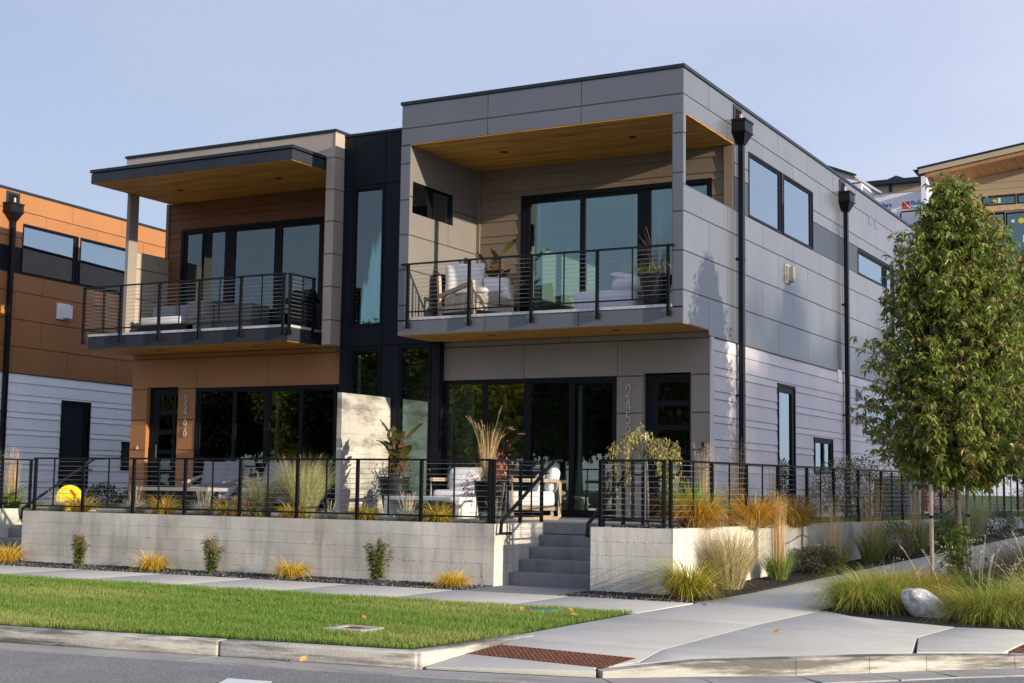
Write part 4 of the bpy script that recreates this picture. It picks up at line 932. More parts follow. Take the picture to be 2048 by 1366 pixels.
def flowers(pb, r, h, n, pal, leafpal=GREEN, sz=.03):
    u = rng.normal(0, 1, (n, 3)); u /= np.linalg.norm(u, axis=1, keepdims=True); ps = u*np.array([r, r, h])*rng.uniform(.6, 1, (n, 1)); ps[:, 2] = np.abs(ps[:, 2])
    leaves(pb, ps, u+rng.normal(0, .4, (n, 3)), sz*1.4, sz*.7, cols(n, leafpal, .2), .3)
    m_ = n//2; u2 = u[:m_]; leaves(pb, ps[:m_]*1.05, u2+rng.normal(0, .5, (m_, 3)), sz, sz*.9, cols(m_, pal, .2), .1)
plant('magenta flowering mound behind the railing post', (-6.5, -2.92, .84), lambda pb: flowers(pb, .24, .34, 700, [(.50, .02, .16), (.6, .05, .25)]), name='flowering_plant')
plant('red leaved barberry at the left edge', (-13.3, -2.3, .84), lambda pb: flowers(pb, .5, .48, 1500, [(.45, .05, .05), (.38, .03, .08), (.5, .1, .08)], [(.30, .05, .04), (.2, .12, .03)], .035), name='shrub', cat='shrub')
plant('tall straw feather grass behind the left steps', (-12.75, -1.9, .84), lambda pb: reed(pb, .25, 1.18, 90, .42, .1), name='feather_grass', cat='grass')
for i, (x, y) in enumerate(((-12.0, 2.6), (-12.1, 3.9))):
    plant(('dark leafy shrub before the white neighbour wall', 'dark leafy shrub further back by the neighbour wall')[i], (x-2.9, y, .84), lambda pb: flowers(pb, .5, .5, 900, [(.05, .06, .03)], [(.04, .06, .02), (.08, .09, .03)], .05), name='shrub', cat='shrub')
# -- right corner: grasses along the side wall
def sp_(s, off): p = S(s, off); return (p[0], p[1], gz(s)-.005)
plant('yellow green daylily clump at the right wall corner by the sidewalk', (1.62, -3.86, 0), lambda pb: daylily(pb, .4, .50, 420, [(.45, .45, .05), (.28, .36, .04), (.5, .36, .05), (.18, .26, .03), (.55, .48, .08)]), name='daylily')
plant('tall loose maiden grass against the sunlit side wall', sp_(1.0, .34), lambda pb: misc(pb, .5, .98, 1100, [(.30, .27, .12), (.42, .34, .18), (.22, .22, .09), (.45, .35, .2)], .0055, 1.35, .5), name='maiden_grass', cat='grass')
plant('brightest golden feather reed grass, standing straight before the side wall', sp_(2.55, .36), lambda pb: reed(pb, .22, 1.34, 110, .36, .05), name='feather_reed_grass', cat='grass', group='feather reed grasses along the side wall')
lab = ['feather reed grass behind the golden one, second along the side wall', 'feather reed grass, third along the side wall', 'feather reed grass left of the wooden stake, fourth along the side wall', 'feather reed grass far back behind the tree trunk', 'furthest feather reed grass along the side wall']
for (s, h), lb in zip(((4.6, 1.25), (6.3, 1.45), (8.5, 1.5), (16.5, 1.3), (19.0, 1.3)), lab):
    plant(lb, sp_(s, .40), lambda pb, h=h: reed(pb, .3, h, 70, .5, .12), name='feather_reed_grass', cat='grass', group='feather reed grasses along the side wall')
plant('pale maiden grass half hidden behind the tree stake', sp_(11.6, .4), lambda pb: misc(pb, .6, 1.15, 900, [(.30, .32, .16), (.22, .27, .1), (.38, .36, .2)], .007, 1.5, .5), name='maiden_grass', cat='grass')
def bush(pb, r, h, n, pal, sz=.04): 
    n = int(n*1.7); pal = np.array(pal)*1.25; sz *= 1.25; u = rng.normal(0, 1, (n, 3)); u /= np.linalg.norm(u, axis=1, keepdims=True); cl = rng.normal(0, 1, (9, 3)); cl /= np.linalg.norm(cl, axis=1, keepdims=True)
    lump = 1+.28*np.max(u@cl.T, axis=1)**4-.12; n = len(u); ps = u*np.array([r, r, h*.55])*rng.uniform(.45, 1, (n, 1))*lump[:, None]; ps[:, 2] += h*.5; ps[:, 2] = np.maximum(ps[:, 2], .02)
    leaves(pb, ps, u+rng.normal(0, .5, (n, 3))+np.array([0, 0, .2]), sz, sz*.5, cols(n, pal, .25), .4)
sh = [(4.0, .34, .42, 'low shrub with dry pinkish flower heads below the reed grass', [(.06, .10, .03), (.1, .13, .04), (.28, .18, .13)]), (7.4, .36, .62, 'rounded russet tipped shrub between two reed grasses', [(.08, .11, .03), (.2, .16, .06), (.3, .2, .1)]),
      (10.2, .36, .6, 'dark green shrub with russet top before the side wall', [(.05, .10, .02), (.07, .12, .03), (.22, .15, .06)]), (13.6, .42, .62, 'dark shrub with violet blue flowers behind the stake', [(.04, .07, .02), (.06, .1, .03), (.08, .08, .05)]),
      (22, .5, .8, 'shrub with violet flowers at the right edge', [(.05, .09, .02), (.16, .15, .06)])]
for s, r, h, lb, pal in sh:
    def fn(pb, r=r, h=h, pal=pal, lb=lb):
        bush(pb, r, h, 1400, pal, .042)
        if 'violet' in lb: u = rng.normal(0, 1, (40, 3)); u /= np.linalg.norm(u, axis=1, keepdims=True); ps = u*np.array([r, r, h*.5])+[0, 0, h*.5]; leaves(pb, ps, u, .05, .05, cols(40, [(.2, .16, .55)], .1), 0)
    plant(lb, sp_(s, .42), fn, mat=m_leaf, name='shrub', cat='shrub')
# -- plants on the upper terrace beside the house
plant('large golden daylily mass behind the right corner railing', (1.15, -2.35, .84), lambda pb: (daylily(pb, .45, .50, 420, [(.62, .33, .03), (.6, .42, .05), (.4, .38, .05), (.55, .2, .03)]), daylily(pb, .5, .48, 420, [(.62, .33, .03), (.6, .42, .05), (.5, .3, .05)], off=(.35, 1.4))), name='daylily')
plant('golden daylily mass further along behind the side railing', (1.6, .6, .84), lambda pb: daylily(pb, .5, .42, 420, [(.45, .28, .04), (.5, .36, .05), (.3, .3, .05)]), name='daylily')
plant('green arching grass behind the weeping tree', (.95, -2.1, .84), lambda pb: misc(pb, .35, .72, 420, [(.08, .17, .02), (.12, .24, .03), (.2, .3, .05)], .008, 1.5, .6), name='maiden_grass', cat='grass')
for (x, y, h), lb in zip(((.98, -1.55, 1.3), (.75, 0.35, 1.40), (.95, 1.6, 1.1)), ('feather reed grass right behind the weeping tree', 'feather reed grass before the doorbell panel', 'feather reed grass beside the first downspout')):
    plant(lb, (x, y, .84), lambda pb, h=h: reed(pb, .22, h, 46, .5, .09), name='feather_reed_grass', cat='grass', group='feather reed grasses beside the house')
plant('crimson shrub under the tall narrow side window, left one', (.6, 2.6, .84), lambda pb: bush(pb, .33, .42, 900, [(.35, .03, .04), (.25, .02, .03), (.12, .1, .03)], .04), mat=m_leaf, name='shrub', cat='shrub')
plant('crimson and pink shrub below the tall narrow side window', (.6, 3.9, .84), lambda pb: bush(pb, .4, .45, 900, [(.35, .05, .08), (.25, .03, .05), (.14, .12, .04)], .04), mat=m_leaf, name='shrub', cat='shrub')
plant('large olive green shrub left of the air conditioner', (.85, 6.9, .84), lambda pb: bush(pb, .85, 1.15, 3200, [(.10, .12, .02), (.18, .17, .04), (.07, .09, .02), (.3, .2, .05)], .05), mat=m_leaf, name='shrub', cat='shrub')
plant('crimson shrub right of the air conditioner', (1.2, 13.6, .84), lambda pb: bush(pb, .6, .7, 1200, [(.4, .02, .06), (.3, .02, .05)], .05), mat=m_leaf, name='shrub', cat='shrub')
plant('dull orange shrub far back behind the side railing', (2.2, 22.5, .84), lambda pb: bush(pb, .9, .9, 1200, [(.35, .2, .06), (.25, .16, .06)], .07), mat=m_leaf, name='shrub', cat='shrub')
# weeping tree
wt = thing('weeping_tree', 'small weeping tree with arching olive foliage behind the right corner railing', 'tree', (.50, -2.55, .84))
MB().tube([(0, 0, -.02), (.0, .0, .4), (-.02, 0, .9), (-.03, 0, 1.15)], [.022, .018, .015, .012], 8).build('trunk', m_bark, wt, smooth=True)
MB().tube([(-.05, .03, -.0), (-.05, .02, 1.33)], .009, 5).build('stake', m_plas, wt)
pb = PB(); tb = MB()
for i in range(22):
    a = rng.random()*6.28; reach = rng.uniform(.25, .52); rise = rng.uniform(.0, .14); drop = rng.uniform(.25, .75) if i > 3 else 1.05
    a = (math.pi if i % 2 else 0)+rng.normal(0, .42); rise += .10 if i % 2 else .02
    pts = []; z0_ = 1.08+rise*.3
    for t in np.linspace(0, 1, 12):
        rr = reach*min(1, t*2.0); z = z0_-.12*(t < .15)+rise*math.sin(min(1, t*2.5)*math.pi*.5) - drop*max(0, t-.28)/.72
        pts.append((math.cos(a)*rr-.03, math.sin(a)*rr, z))
    tb.tube(pts, .004, 4); P = np.array(pts); P = P[2:] if i % 3 else P[1:]
    ps = np.repeat(P, 9, 0)+rng.normal(0, .025, (len(P)*9, 3)); az = rng.random(len(ps))*6.28
    leaves(pb, ps, np.stack([np.cos(az)*.5, np.sin(az)*.5, rng.uniform(-1, -.2, len(ps))], 1), rng.uniform(.05, .075, len(ps)), .017, cols(len(ps), [(.32, .33, .08), (.46, .40, .13), (.2, .23, .05), (.5, .34, .15)], .2), .3)
pts = [(-.03, 0, 1.1), (-.06, 0, 1.32), (-.12, .0, 1.43)]; tb.tube(pts, .004, 4); ps = np.array([pts[1]]*14+[pts[2]]*14)+rng.normal(0, .03, (28, 3)); leaves(pb, ps, np.tile([[0, 0, -1.]], (28, 1))+rng.normal(0, .4, (28, 3)), .06, .017, cols(28, [(.34, .28, .1)], .2), .3)
tb.build('branches', m_bark, wt); pb.build('crown', m_leaf, wt)

# ---- street trees
def pear_tree(label, loc, H, prof, seed, nshoots, base_z, cx=0):
    global rng; rng = np.random.default_rng(seed)
    t = thing('street_tree', label, 'tree', loc)
    tr = MB(); tr.tube([(0, 0, -.05), (.01, 0, .5), (-.01, .02, 1.2), (.02, 0, 2.2), (0, .02, H*.62), (.0, 0, H*.9)], [.062, .052, .045, .034, .02, .006], 10); tr.build('trunk', m_bark, t, smooth=True)
    br = MB(); pb = PB()
    zs = np.array([p[0] for p in prof]); rs = np.array([p[1] for p in prof])
    for i in range(nshoots):
        z_t = base_z+(H-base_z)*((i+.5)/nshoots)**.92; z_t += rng.normal(0, .06); a = i*2.399+rng.normal(0, .3)
        rmax = np.interp(z_t, zs, rs)*rng.uniform(.72, 1.12)
        z_s = max(base_z-.15, z_t-rmax*rng.uniform(.7, 1.2)); z_s = min(z_s, z_t-.05); 
        inner = rng.random() < .40; rr = rmax*(rng.uniform(.25, .7) if inner else 1)
        k = 9; P = []
        for q in np.linspace(0, 1, k):
            P.append((math.cos(a)*rr*q**.8, math.sin(a)*rr*q**.8, z_s+(z_t-z_s)*q**1.15+ (.03 if q > .9 else 0)))
        P = np.array(P)+rng.normal(0, .02, (k, 3)); br.tube([tuple(p) for p in P], [max(.0035, .016*(1-q)) for q in np.linspace(0, 1, k)], 4)
        # clusters of drooping leaves hung along the outer half, with side twigs
        cl = []
        for q in np.linspace(.30, 1.05, 6):
            j = min(k-2, int(q*(k-1))); p = P[j]*(1-(q*(k-1)-j))+P[j+1]*(q*(k-1)-j)
            for _ in range(3):
                o = rng.normal(0, .10, 3); cl.append(p+o)
        cl = np.array(cl); nl = 8
        ps = np.repeat(cl, nl, 0)+rng.normal(0, .014, (len(cl)*nl, 3)); az = rng.random(len(ps))*2*np.pi
        d = np.stack([np.cos(az), np.sin(az), rng.uniform(-1.1, .35, len(ps))], 1)
        c = np.repeat(cols(len(cl), [(.13, .19, .035), (.18, .24, .045), (.25, .30, .06), (.10, .15, .03), (.32, .34, .09), (.20, .26, .05), (.30, .22, .07)], .15), nl, 0)*(1+rng.uniform(-.15, .15, (len(ps), 1)))
        leaves(pb, ps, d, rng.uniform(.08, .13, len(ps)), rng.uniform(.034, .05, len(ps)), c, .8)
    br.build('branches', m_bark, t); pb.build('crown', m_leaf, t); return t
prof = [(1.2, .8), (1.6, 1.05), (2.0, 1.2), (2.6, 1.2), (3.4, 1.06), (4.2, .94), (4.9, .74), (5.4, .42), (5.9, .04)]
t1 = pear_tree('leafy pear tree with wooden stakes in the planted island, in front of the house', (4.12, .45, .10), 5.78, prof, 11, 620, 1.62)
for (x, y, h), lb in zip(((3.95, -.55, 1.45), (4.05, 1.5, 1.5)), ('round wooden tree stake in front of the pear trunk', 'round wooden tree stake behind the pear trunk')):
    s = thing('tree_stake', lb, 'tree stake', (x, y, .05), group='stakes holding the pear tree'); MB().tube([(0, 0, -.05), (0, 0, h)], .030, 10).build('pole', m_stake, s, smooth=True)
    ex, ey = 4.12-x, .45-y
    MB().tube([(0, -.035, 1.0), (ex*.5, ey*.5, 1.03), (ex, ey, 1.15)], .009, 4).build('strap', m_black, s)
    MB().tube([(0, 0, .98), (0, 0, 1.02)], .036, 10).build('strap_loop', m_black, s)
prof2 = [(1.2, .6), (1.8, 1.0), (2.6, 1.1), (3.6, 1.0), (4.4, .85), (5.1, .65), (5.8, .1)]
t2 = pear_tree('second pear tree at the right edge, further along the path', (4.95, 4.6, .12), 6.05, prof2, 12, 480, 1.6)
plant('bright green sapling suckers around the pear trunk', (4.15, .1, .08), lambda pb: (perennial(pb, .95, 4, False), leaves(pb, np.stack([rng.normal(0, .13, 420), rng.normal(0, .12, 420), rng.uniform(.05, .85, 420)], 1), rng.normal(0, 1, (420, 3)), .085, .05, cols(420, [(.13, .22, .02), (.20, .30, .04), (.09, .15, .02)], .2), .4)), mat=m_leaf, name='sapling')
# island sedges
SED = [(.40, .46, .07), (.55, .54, .10), (.24, .33, .05), (.50, .40, .09), (.16, .22, .04)]
def mound(pb, r, h, n, pal, w_=.006):
    b, a = disc(n, r*.75, .6); b[:, 2] = h*.10*(1-(np.hypot(b[:, 0], b[:, 1])/(r*.75))**2); c = cols(n, pal, .2)
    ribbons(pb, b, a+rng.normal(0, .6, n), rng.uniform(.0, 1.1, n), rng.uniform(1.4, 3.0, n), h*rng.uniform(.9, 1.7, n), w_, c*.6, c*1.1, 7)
def oats(pb, r, h, n):
    b, a = disc(n, r); c = cols(n, [(.55, .45, .27)], .1); t_, d = ribbons(pb, b, a, rng.uniform(0, .25, n), rng.uniform(.5, 1.7, n), h*rng.uniform(.7, 1.15, n), .0045, c, c, 7, .2)
    for i in range(5): plumes(pb, t_-d*(.03+.04*i), d*.3, .03, .035, [(.50, .42, .27), (.58, .50, .34)], 2, 2)
isl = [((3.98, -4.05), .46, .46, SED, 'lime green sedge mound at the rounded tip of the planted island'), ((4.15, -3.45), .55, .46, SED+[(.55, .27, .06), (.5, .3, .08)], 'yellow green sedge mound left of the white boulder'),
       ((4.25, -3.0), .50, .44, [(.45, .25, .05), (.38, .3, .05), (.3, .32, .05)], 'russet tinted sedge mound behind the lime one'), ((5.50, -4.70), .50, .40, SED, 'lime green sedge mound right of the boulder near the sidewalk'),
       ((6.15, -4.5), .60, .46, SED+[(.4, .34, .18)], 'green sedge mound with straw stalks at the right edge'), ((4.85, -2.6), .5, .40, [(.09, .17, .03), (.14, .22, .04)], 'darker green sedge mound behind the boulder'), ((6.0, -3.2), .65, .50, SED+[(.5, .42, .25)], 'tall straw and green grass mound at the right edge behind')]
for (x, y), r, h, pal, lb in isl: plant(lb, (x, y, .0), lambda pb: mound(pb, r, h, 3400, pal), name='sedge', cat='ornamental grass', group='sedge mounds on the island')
plant('dry oat grass stalks arching over the island by the boulder', (5.1, -3.6, .0), lambda pb: oats(pb, .75, .85, 26), name='oat_grass', cat='ornamental grass')
plant('dry oat grass stalks at the right edge', (5.9, -3.0, .0), lambda pb: oats(pb, .7, 1.0, 30), name='oat_grass', cat='ornamental grass')
plant('silvery fine grass mound far right beside the path', (5.2, .8, .1), lambda pb: (mound(pb, .75, .7, 2200, [(.34, .31, .2), (.26, .26, .15), (.42, .36, .26)], .005), oats(pb, .4, 1.0, 30)), name='sedge', cat='ornamental grass')
plant('dark brown dead mound between boulder and stake', (4.85, -1.0, .05), lambda pb: mound(pb, .6, .42, 1500, [(.10, .07, .03), (.14, .1, .05), (.1, .13, .04)], .006), name='sedge', cat='ornamental grass')
plant('straw grass mound by the path behind the tree', (5.0, 2.8, .12), lambda pb: (mound(pb, .8, .55, 1500, [(.4, .34, .22), (.3, .27, .16)], .006), oats(pb, .5, .9, 30)), name='sedge', cat='ornamental grass')
# boulder
import bmesh
bm = bmesh.new(); bmesh.ops.create_icosphere(bm, subdivisions=4, radius=1)
from mathutils import noise
for v_ in bm.verts:
    n_ = noise.fractal(v_.co*1.3, .8, 2, 4); v_.co *= 1+.12*n_+.035*noise.noise(v_.co*4); v_.co.x *= .30; v_.co.y *= .20; v_.co.z *= .17
    v_.co.z += .05*(-v_.co.x/.36)
me = bpy.data.meshes.new('boulder'); bm.to_mesh(me); bm.free(); me.shade_smooth(); me.materials.append(m_stone)
bo = bpy.data.objects.new('boulder', me); COL.objects.link(bo); bo.location = (4.72, -4.42, .09); bo.rotation_euler = (.1, .38, .5); bo['label'] = 'white speckled granite boulder between two sedge mounds'; bo['category'] = 'boulder'

# ---- lawn blades
rng = np.random.default_rng(5)
def lawn(name, n, sampler, hgt, zf_=None):
    p = sampler(n); n = len(p); pb = PB(); b = np.concatenate([p, np.zeros((n, 1))], 1)
    if zf_ is not None: b[:, 2] = zf_
    patch = np.sin(p[:, 0]*1.1+p[:, 1]*.7)*.5+np.sin(p[:, 0]*.43-p[:, 1]*1.9+1)*.5+rng.normal(0, .35, n)
    g = cols(n, [(.13, .24, .035), (.18, .30, .045), (.10, .18, .028), (.24, .33, .06)], .2); dry = np.array([.50, .44, .16])
    f_ = np.clip((patch-.25)*.55, 0, .65)[:, None]; c = g*(1-f_)+dry*f_
    tuft = 1+.25*np.sin(p[:, 0]*5+p[:, 1]*3)*np.sin(p[:, 1]*7-p[:, 0]*2)
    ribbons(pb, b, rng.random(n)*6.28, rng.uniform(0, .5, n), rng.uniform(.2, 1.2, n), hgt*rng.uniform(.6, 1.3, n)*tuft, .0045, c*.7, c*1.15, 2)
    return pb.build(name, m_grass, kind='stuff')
def samp_front(n):
    # denser nearer the camera
    x = rng.uniform(-16, 1.9, n*2); y = rng.uniform(-12.9, -6.15, n*2)
    ok = (y > CF(x)+.18)&(x < np.interp(y, [-10.7, -9, -6.15], [1.72, 1.93, 1.86]))
    ok &= ~((np.abs(x-.49) < .24)&(np.abs(y+9.62) < .22)); ok &= ~((np.abs(x-.95) < .17)&(np.abs(y+6.62) < .14))
    d = np.hypot(x-8.4, y+21); ok &= rng.random(n*2) < np.clip((15/d)**1.6, .15, 1)
    return np.stack([x, y], 1)[ok][:n]
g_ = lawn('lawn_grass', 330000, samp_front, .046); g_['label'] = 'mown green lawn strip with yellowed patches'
def samp_side(n):
    s = rng.uniform(2.0, 26, n); o = rng.uniform(-2.6, -.25, n); return np.stack([A0.x+DV.x*s+NV.x*o, A0.y+DV.y*s+NV.y*o], 1)
g2_ = lawn('lawn_grass', 60000, lambda n: (lambda q: q[q[:, 0] > .9])(samp_side(n)), .07, .83)
MB().prism([(.95, 2), (1.5, 2), S(26, -.22), (.95, 26)], .78, .835).build('lawn_ground', m_turf, kind='structure')
def samp_left(n): return np.stack([rng.uniform(-16.5, -13.0, n), rng.uniform(-1, 8, n)], 1)
lawn('lawn_grass', 30000, samp_left, .07, .83)
# ---- gravel
def gravel(n, sampler, size):
    p = sampler(n); n = len(p); s = size*rng.uniform(.5, 1.3, n)[:, None]; pb = PB()
    o = np.array([[1, 0, 0], [0, 1, 0], [-1, 0, 0], [0, -1, 0], [0, 0, .8], [0, 0, -.8]]); V = p[:, None]+(o[None]*s[:, None]*rng.uniform(.6, 1.3, (n, 6, 1)))
    ang = rng.random(n)*6.28; ca, sa = np.cos(ang)[:, None], np.sin(ang)[:, None]; dx = V[..., 0]-p[:, None, 0]; dy = V[..., 1]-p[:, None, 1]
    V[..., 0] = p[:, None, 0]+dx*ca-dy*sa; V[..., 1] = p[:, None, 1]+dx*sa+dy*ca
    q = np.array([[4, 0, 1, 1], [4, 1, 2, 2], [4, 2, 3, 3], [4, 3, 0, 0]]); q = np.array([[4, 0, 5, 1], [4, 1, 5, 2], [4, 2, 5, 3], [4, 3, 5, 0]])
    c = cols(n, [(.08, .085, .092), (.14, .14, .145), (.05, .052, .056), (.22, .215, .205)], .2)
    pb.add(V.reshape(-1, 3), ((np.arange(n)*6)[:, None, None]+q[None]).reshape(-1, 4), np.repeat(c, 6, 0)); pb.build('gravel', m_gravel, kind='stuff')
def gs1(n): x = rng.uniform(-13, -1.5, n); return np.stack([x, rng.uniform(-4.34, -3.41, n), np.full(n, .0)], 1)
gravel(17000, gs1, .017)
def gs2(n): x = rng.uniform(.03, 1.95, n); y = rng.uniform(-4.34, -3.42, n); return np.stack([x, y, np.zeros(n)], 1)
gravel(6000, gs2, .017)
def gs3(n): s = rng.uniform(-.9, 11, n); o = rng.uniform(.03, .73, n); return np.stack([A0.x+DV.x*s+NV.x*o, A0.y+DV.y*s+NV.y*o, np.array([gz(a) for a in s])], 1)
gravel(24000, gs3, .019)
def gs4(n): return np.stack([rng.uniform(.2, 1.0, n), rng.uniform(-3.15, -2.2, n), .835+.04*rng.random(n)], 1)
gravel(2500, gs4, .02)
def gs5(n): return np.stack([rng.uniform(-10.7, -1.75, n), rng.uniform(-3.18, -1.95, n), np.full(n, .835)], 1)
gravel(9000, gs5, .016)
# fallen leaves
lf = [(-8.5, -6.4), (-5.9, -7.7), (-6.6, -8.4), (-2.2, -8.1), (.2, -9.0), (1.2, -7.3), (1.35, -7.0), (1.0, -7.2), (1.6, -7.2), (-1.7, -11.2), (-.2, -11.0), (.8, -11.05), (.9, -11.0), (1.5, -6.9), (3.9, -7.4), (-3.4, -7.0), (2.2, -4.7)]
LL = ['curled orange leaf on the lawn near the far left sidewalk', 'dry leaf in the middle of the left lawn', 'tan leaf on the left lawn, closer to the kerb', 'dry leaf on the lawn left of the concrete utility cover',
      'orange leaf on the lawn just behind the concrete utility cover', 'tan leaf lying on the tapering end of the lawn', 'bigger tan leaf beside another on the tapering end of the lawn', 'small orange leaf near the green valve lid',
      'orange leaf at the very right of the lawn tip', 'brown leaf in the gutter, furthest left', 'brown leaf in the gutter near the kerb joint', 'orange leaf in the gutter before the kerb end', 'upright orange leaf in the gutter before the kerb end',
      'red brown leaf on the pointed end of the lawn', 'single dry leaf on the bare concrete corner', 'dry leaf on the lawn below the middle of the wall', 'small leaf by the gravel at the corner of the right wall']
for i, (x, y) in enumerate(lf):
    z = .05 if (x < 1.9 and -10.5 < y < -6.15) else (-.12 if y < -10.6 else .012)
    pb = PB(); leaves(pb, np.array([[0, 0, 0.]]), np.array([[1, .2, .15]]), .09, .06, np.array([[.45, .22, .05] if i % 3 else [.5, .32, .12]]), -.3)
    o = pb.build('fallen_leaf', m_plant, label=LL[i], category='leaf', group='fallen leaves on lawn and pavement'); o.location = (x, y, z); o.rotation_euler = (random.uniform(-.4, .4), random.uniform(-.4, .4), random.random()*6.28)
# covers in the lawn
vc = thing('utility_cover', 'square concrete utility cover with brown lid set in the lawn', 'utility cover', (.49, -9.62, 0))
mbx = MB()
for r in sub((-.22, .22, -.20, .20), [(-.13, .13, -.11, .11)]): mbx.box(r[0], r[1], r[2], r[3], -.05, .035)
mbx.build('concrete_rim', m_curb, vc); MB().box(-.125, .125, -.105, .105, -.02, .028).build('lid', m_rust, vc)
gb = thing('utility_cover', 'green plastic valve box lid at the far edge of the lawn', 'utility cover', (.95, -6.62, 0)); MB().box(-.16, .16, -.12, .12, -.04, .03).build('lid', m_green, gb, bevel=.01)

# ------------------------------------------------------------------ furniture
def pillow(name, mat, parent, c, sx, sy, sz, rot=(0, 0, 0), p=4):
    bm = bmesh.new(); bmesh.ops.create_grid(bm, x_segments=14, y_segments=14, size=1)
    bm2 = bm.copy() if False else None
    vs = [(v_.co.x, v_.co.y) for v_ in bm.verts]; fs = [[v_.index for v_ in f_.verts] for f_ in bm.faces]; bm.free()
    n = len(vs); e = lambda x, y: max(0, (1-abs(x)**p)*(1-abs(y)**p))**.5
    pin = lambda x, y: 1-.06*(1-abs(x*y))*max(abs(x), abs(y))**6
    V = [(x*sx*pin(x, y), y*sy*pin(x, y), sz*e(x, y)) for x, y in vs]+[(x*sx*pin(x, y), y*sy*pin(x, y), -sz*e(x, y)) for x, y in vs]
    me = bpy.data.meshes.new(name); me.from_pydata(V, [], fs+[[n+i for i in f_[::-1]] for f_ in fs]); me.update(); me.shade_smooth(); me.materials.append(mat)
    o = bpy.data.objects.new(name, me); COL.objects.link(o); o.parent = parent; o.location = c; o.rotation_euler = rot; return o
def armchair(label, loc, rz):
    t = thing('outdoor_armchair', label, 'armchair', loc, rz, 'white cushioned armchairs on the right patio')
    for sx in (-.40, .40): MB().tube([(sx, -.36, .62), (sx, .36, .62), (sx, .40, .58), (sx, .40, .05), (sx, .36, .02), (sx, -.33, .02), (sx, -.37, .06), (sx, -.37, .60)], .028, 4).build('arm_frame', m_teak, t)
    MB().box(-.37, .37, -.34, .36, .14, .20).build('seat_base', m_teak, t)
    MB().box(-.37, .37, -.38, .34, .20, .45).build('seat_cushion', m_cush, t, bevel=.06)
    b = MB().box(-.36, .36, -.10, .10, -.02, .40); o = b.build('back_cushion', m_cush, t, bevel=.09); o.location = (0, .26, .44); o.rotation_euler = (-.22, 0, 0)
    pillow('throw_pillow', m_cush, t, (.02, .10, .58), .27, .17, .06, (math.pi/2-.35, 0, 0)); return t
armchair('white armchair with teak arms and a pillow behind the coffee table', (-3.95, -.15, .875), .12)
armchair('white armchair with teak arms behind the black pot, turned sideways', (-2.50, -.35, .875), -.95)
ct = thing('coffee_table', 'low cream waterfall coffee table before the white armchair', 'coffee table', (-4.02, -1.0, .87))
MB().box(-.72, .72, -.32, .40, .28, .34).build('table_top', m_table, ct, bevel=.008); MB().box(-.72, -.655, -.32, .40, 0, .279).build('side_panel', m_table, ct); MB().box(.655, .72, -.32, .40, 0, .279).build('side_panel', m_table, ct)
def planter(name, label, loc, r0, r1, h):
    t = thing(name, label, 'planter', loc); MB().lathe(0, 0, [(r0*.9, 0), (r0, .02), (r1*.97, h*.75), (r1, h-.03), (r1+.012, h-.02), (r1+.012, h), (r1-.02, h), (r1-.03, h-.05)], 28).build('pot', m_pot, t, smooth=True)
    MB().lathe(0, 0, [(r1-.03, h-.06), (.01, h-.04)], 20).build('potting_soil', m_soil, t); return t
p1 = planter('planter', 'tall black pot with dried grass and red leaves beside the steps', (-2.52, -1.72, .87), .15, .24, .60)
def dried(pb):
    n = 150; b, a = disc(n, .08); c = cols(n, TAN+[(.6, .45, .2)], .12); t_, d = ribbons(pb, b, a, rng.uniform(0, .12, n), rng.uniform(.1, .5, n), rng.uniform(.4, 1.0, n), .007, c, c*1.1, 5)
    n = 110; b, a = disc(n, .1); c = cols(n, TAN, .12); ribbons(pb, b, a, rng.uniform(.1, .5, n), rng.uniform(1.2, 2.6, n), rng.uniform(.25, .6, n), .005, c, c*1.1, 7)
    n = 18; b, a = disc(n, .06); c = cols(n, TAN, .1); t_, d = ribbons(pb, b, a, rng.uniform(0, .1, n), rng.uniform(.2, 1.5, n), rng.uniform(.75, 1.25, n), .004, c, c, 6, .2)
    plumes(pb, t_-d*.1, d, .13, .024, [(.66, .48, .36), (.6, .42, .28)], 46, 1)
pb = PB(); dried(pb); o = pb.build('dried_grass', m_plant, p1); o.location = (-.05, 0, .56)
def mixleaf(pal, n, sp, sz, z0_=0, dy=0):
    pb = PB(); ps = rng.normal(0, 1, (n, 3))*np.array(sp)+[0, 0, z0_]; leaves(pb, ps, rng.normal(0, 1, (n, 3)), sz, sz*.5, cols(n, pal, .25), .4); return pb
o = mixleaf([(.32, .06, .06), (.42, .14, .1), (.5, .25, .15)], 300, (.09, .09, .14), .07).build('red_foliage', m_leaf, p1); o.location = (.14, 0, .74)
o = mixleaf([(.35, .03, .1), (.5, .1, .16), (.4, .25, .12)], 150, (.06, .05, .11), .05).build('trailing_coleus', m_leaf, p1); o.location = (-.36, -.05, .50)
o = mixleaf([(.1, .16, .03)], 160, (.12, .12, .05), .05).build('green_foliage', m_leaf, p1); o.location = (0, 0, .60)
p2 = planter('planter', 'black pot with dark canna leaves beside the concrete fin wall', (-5.0, -.62, .87), .17, .26, .66)
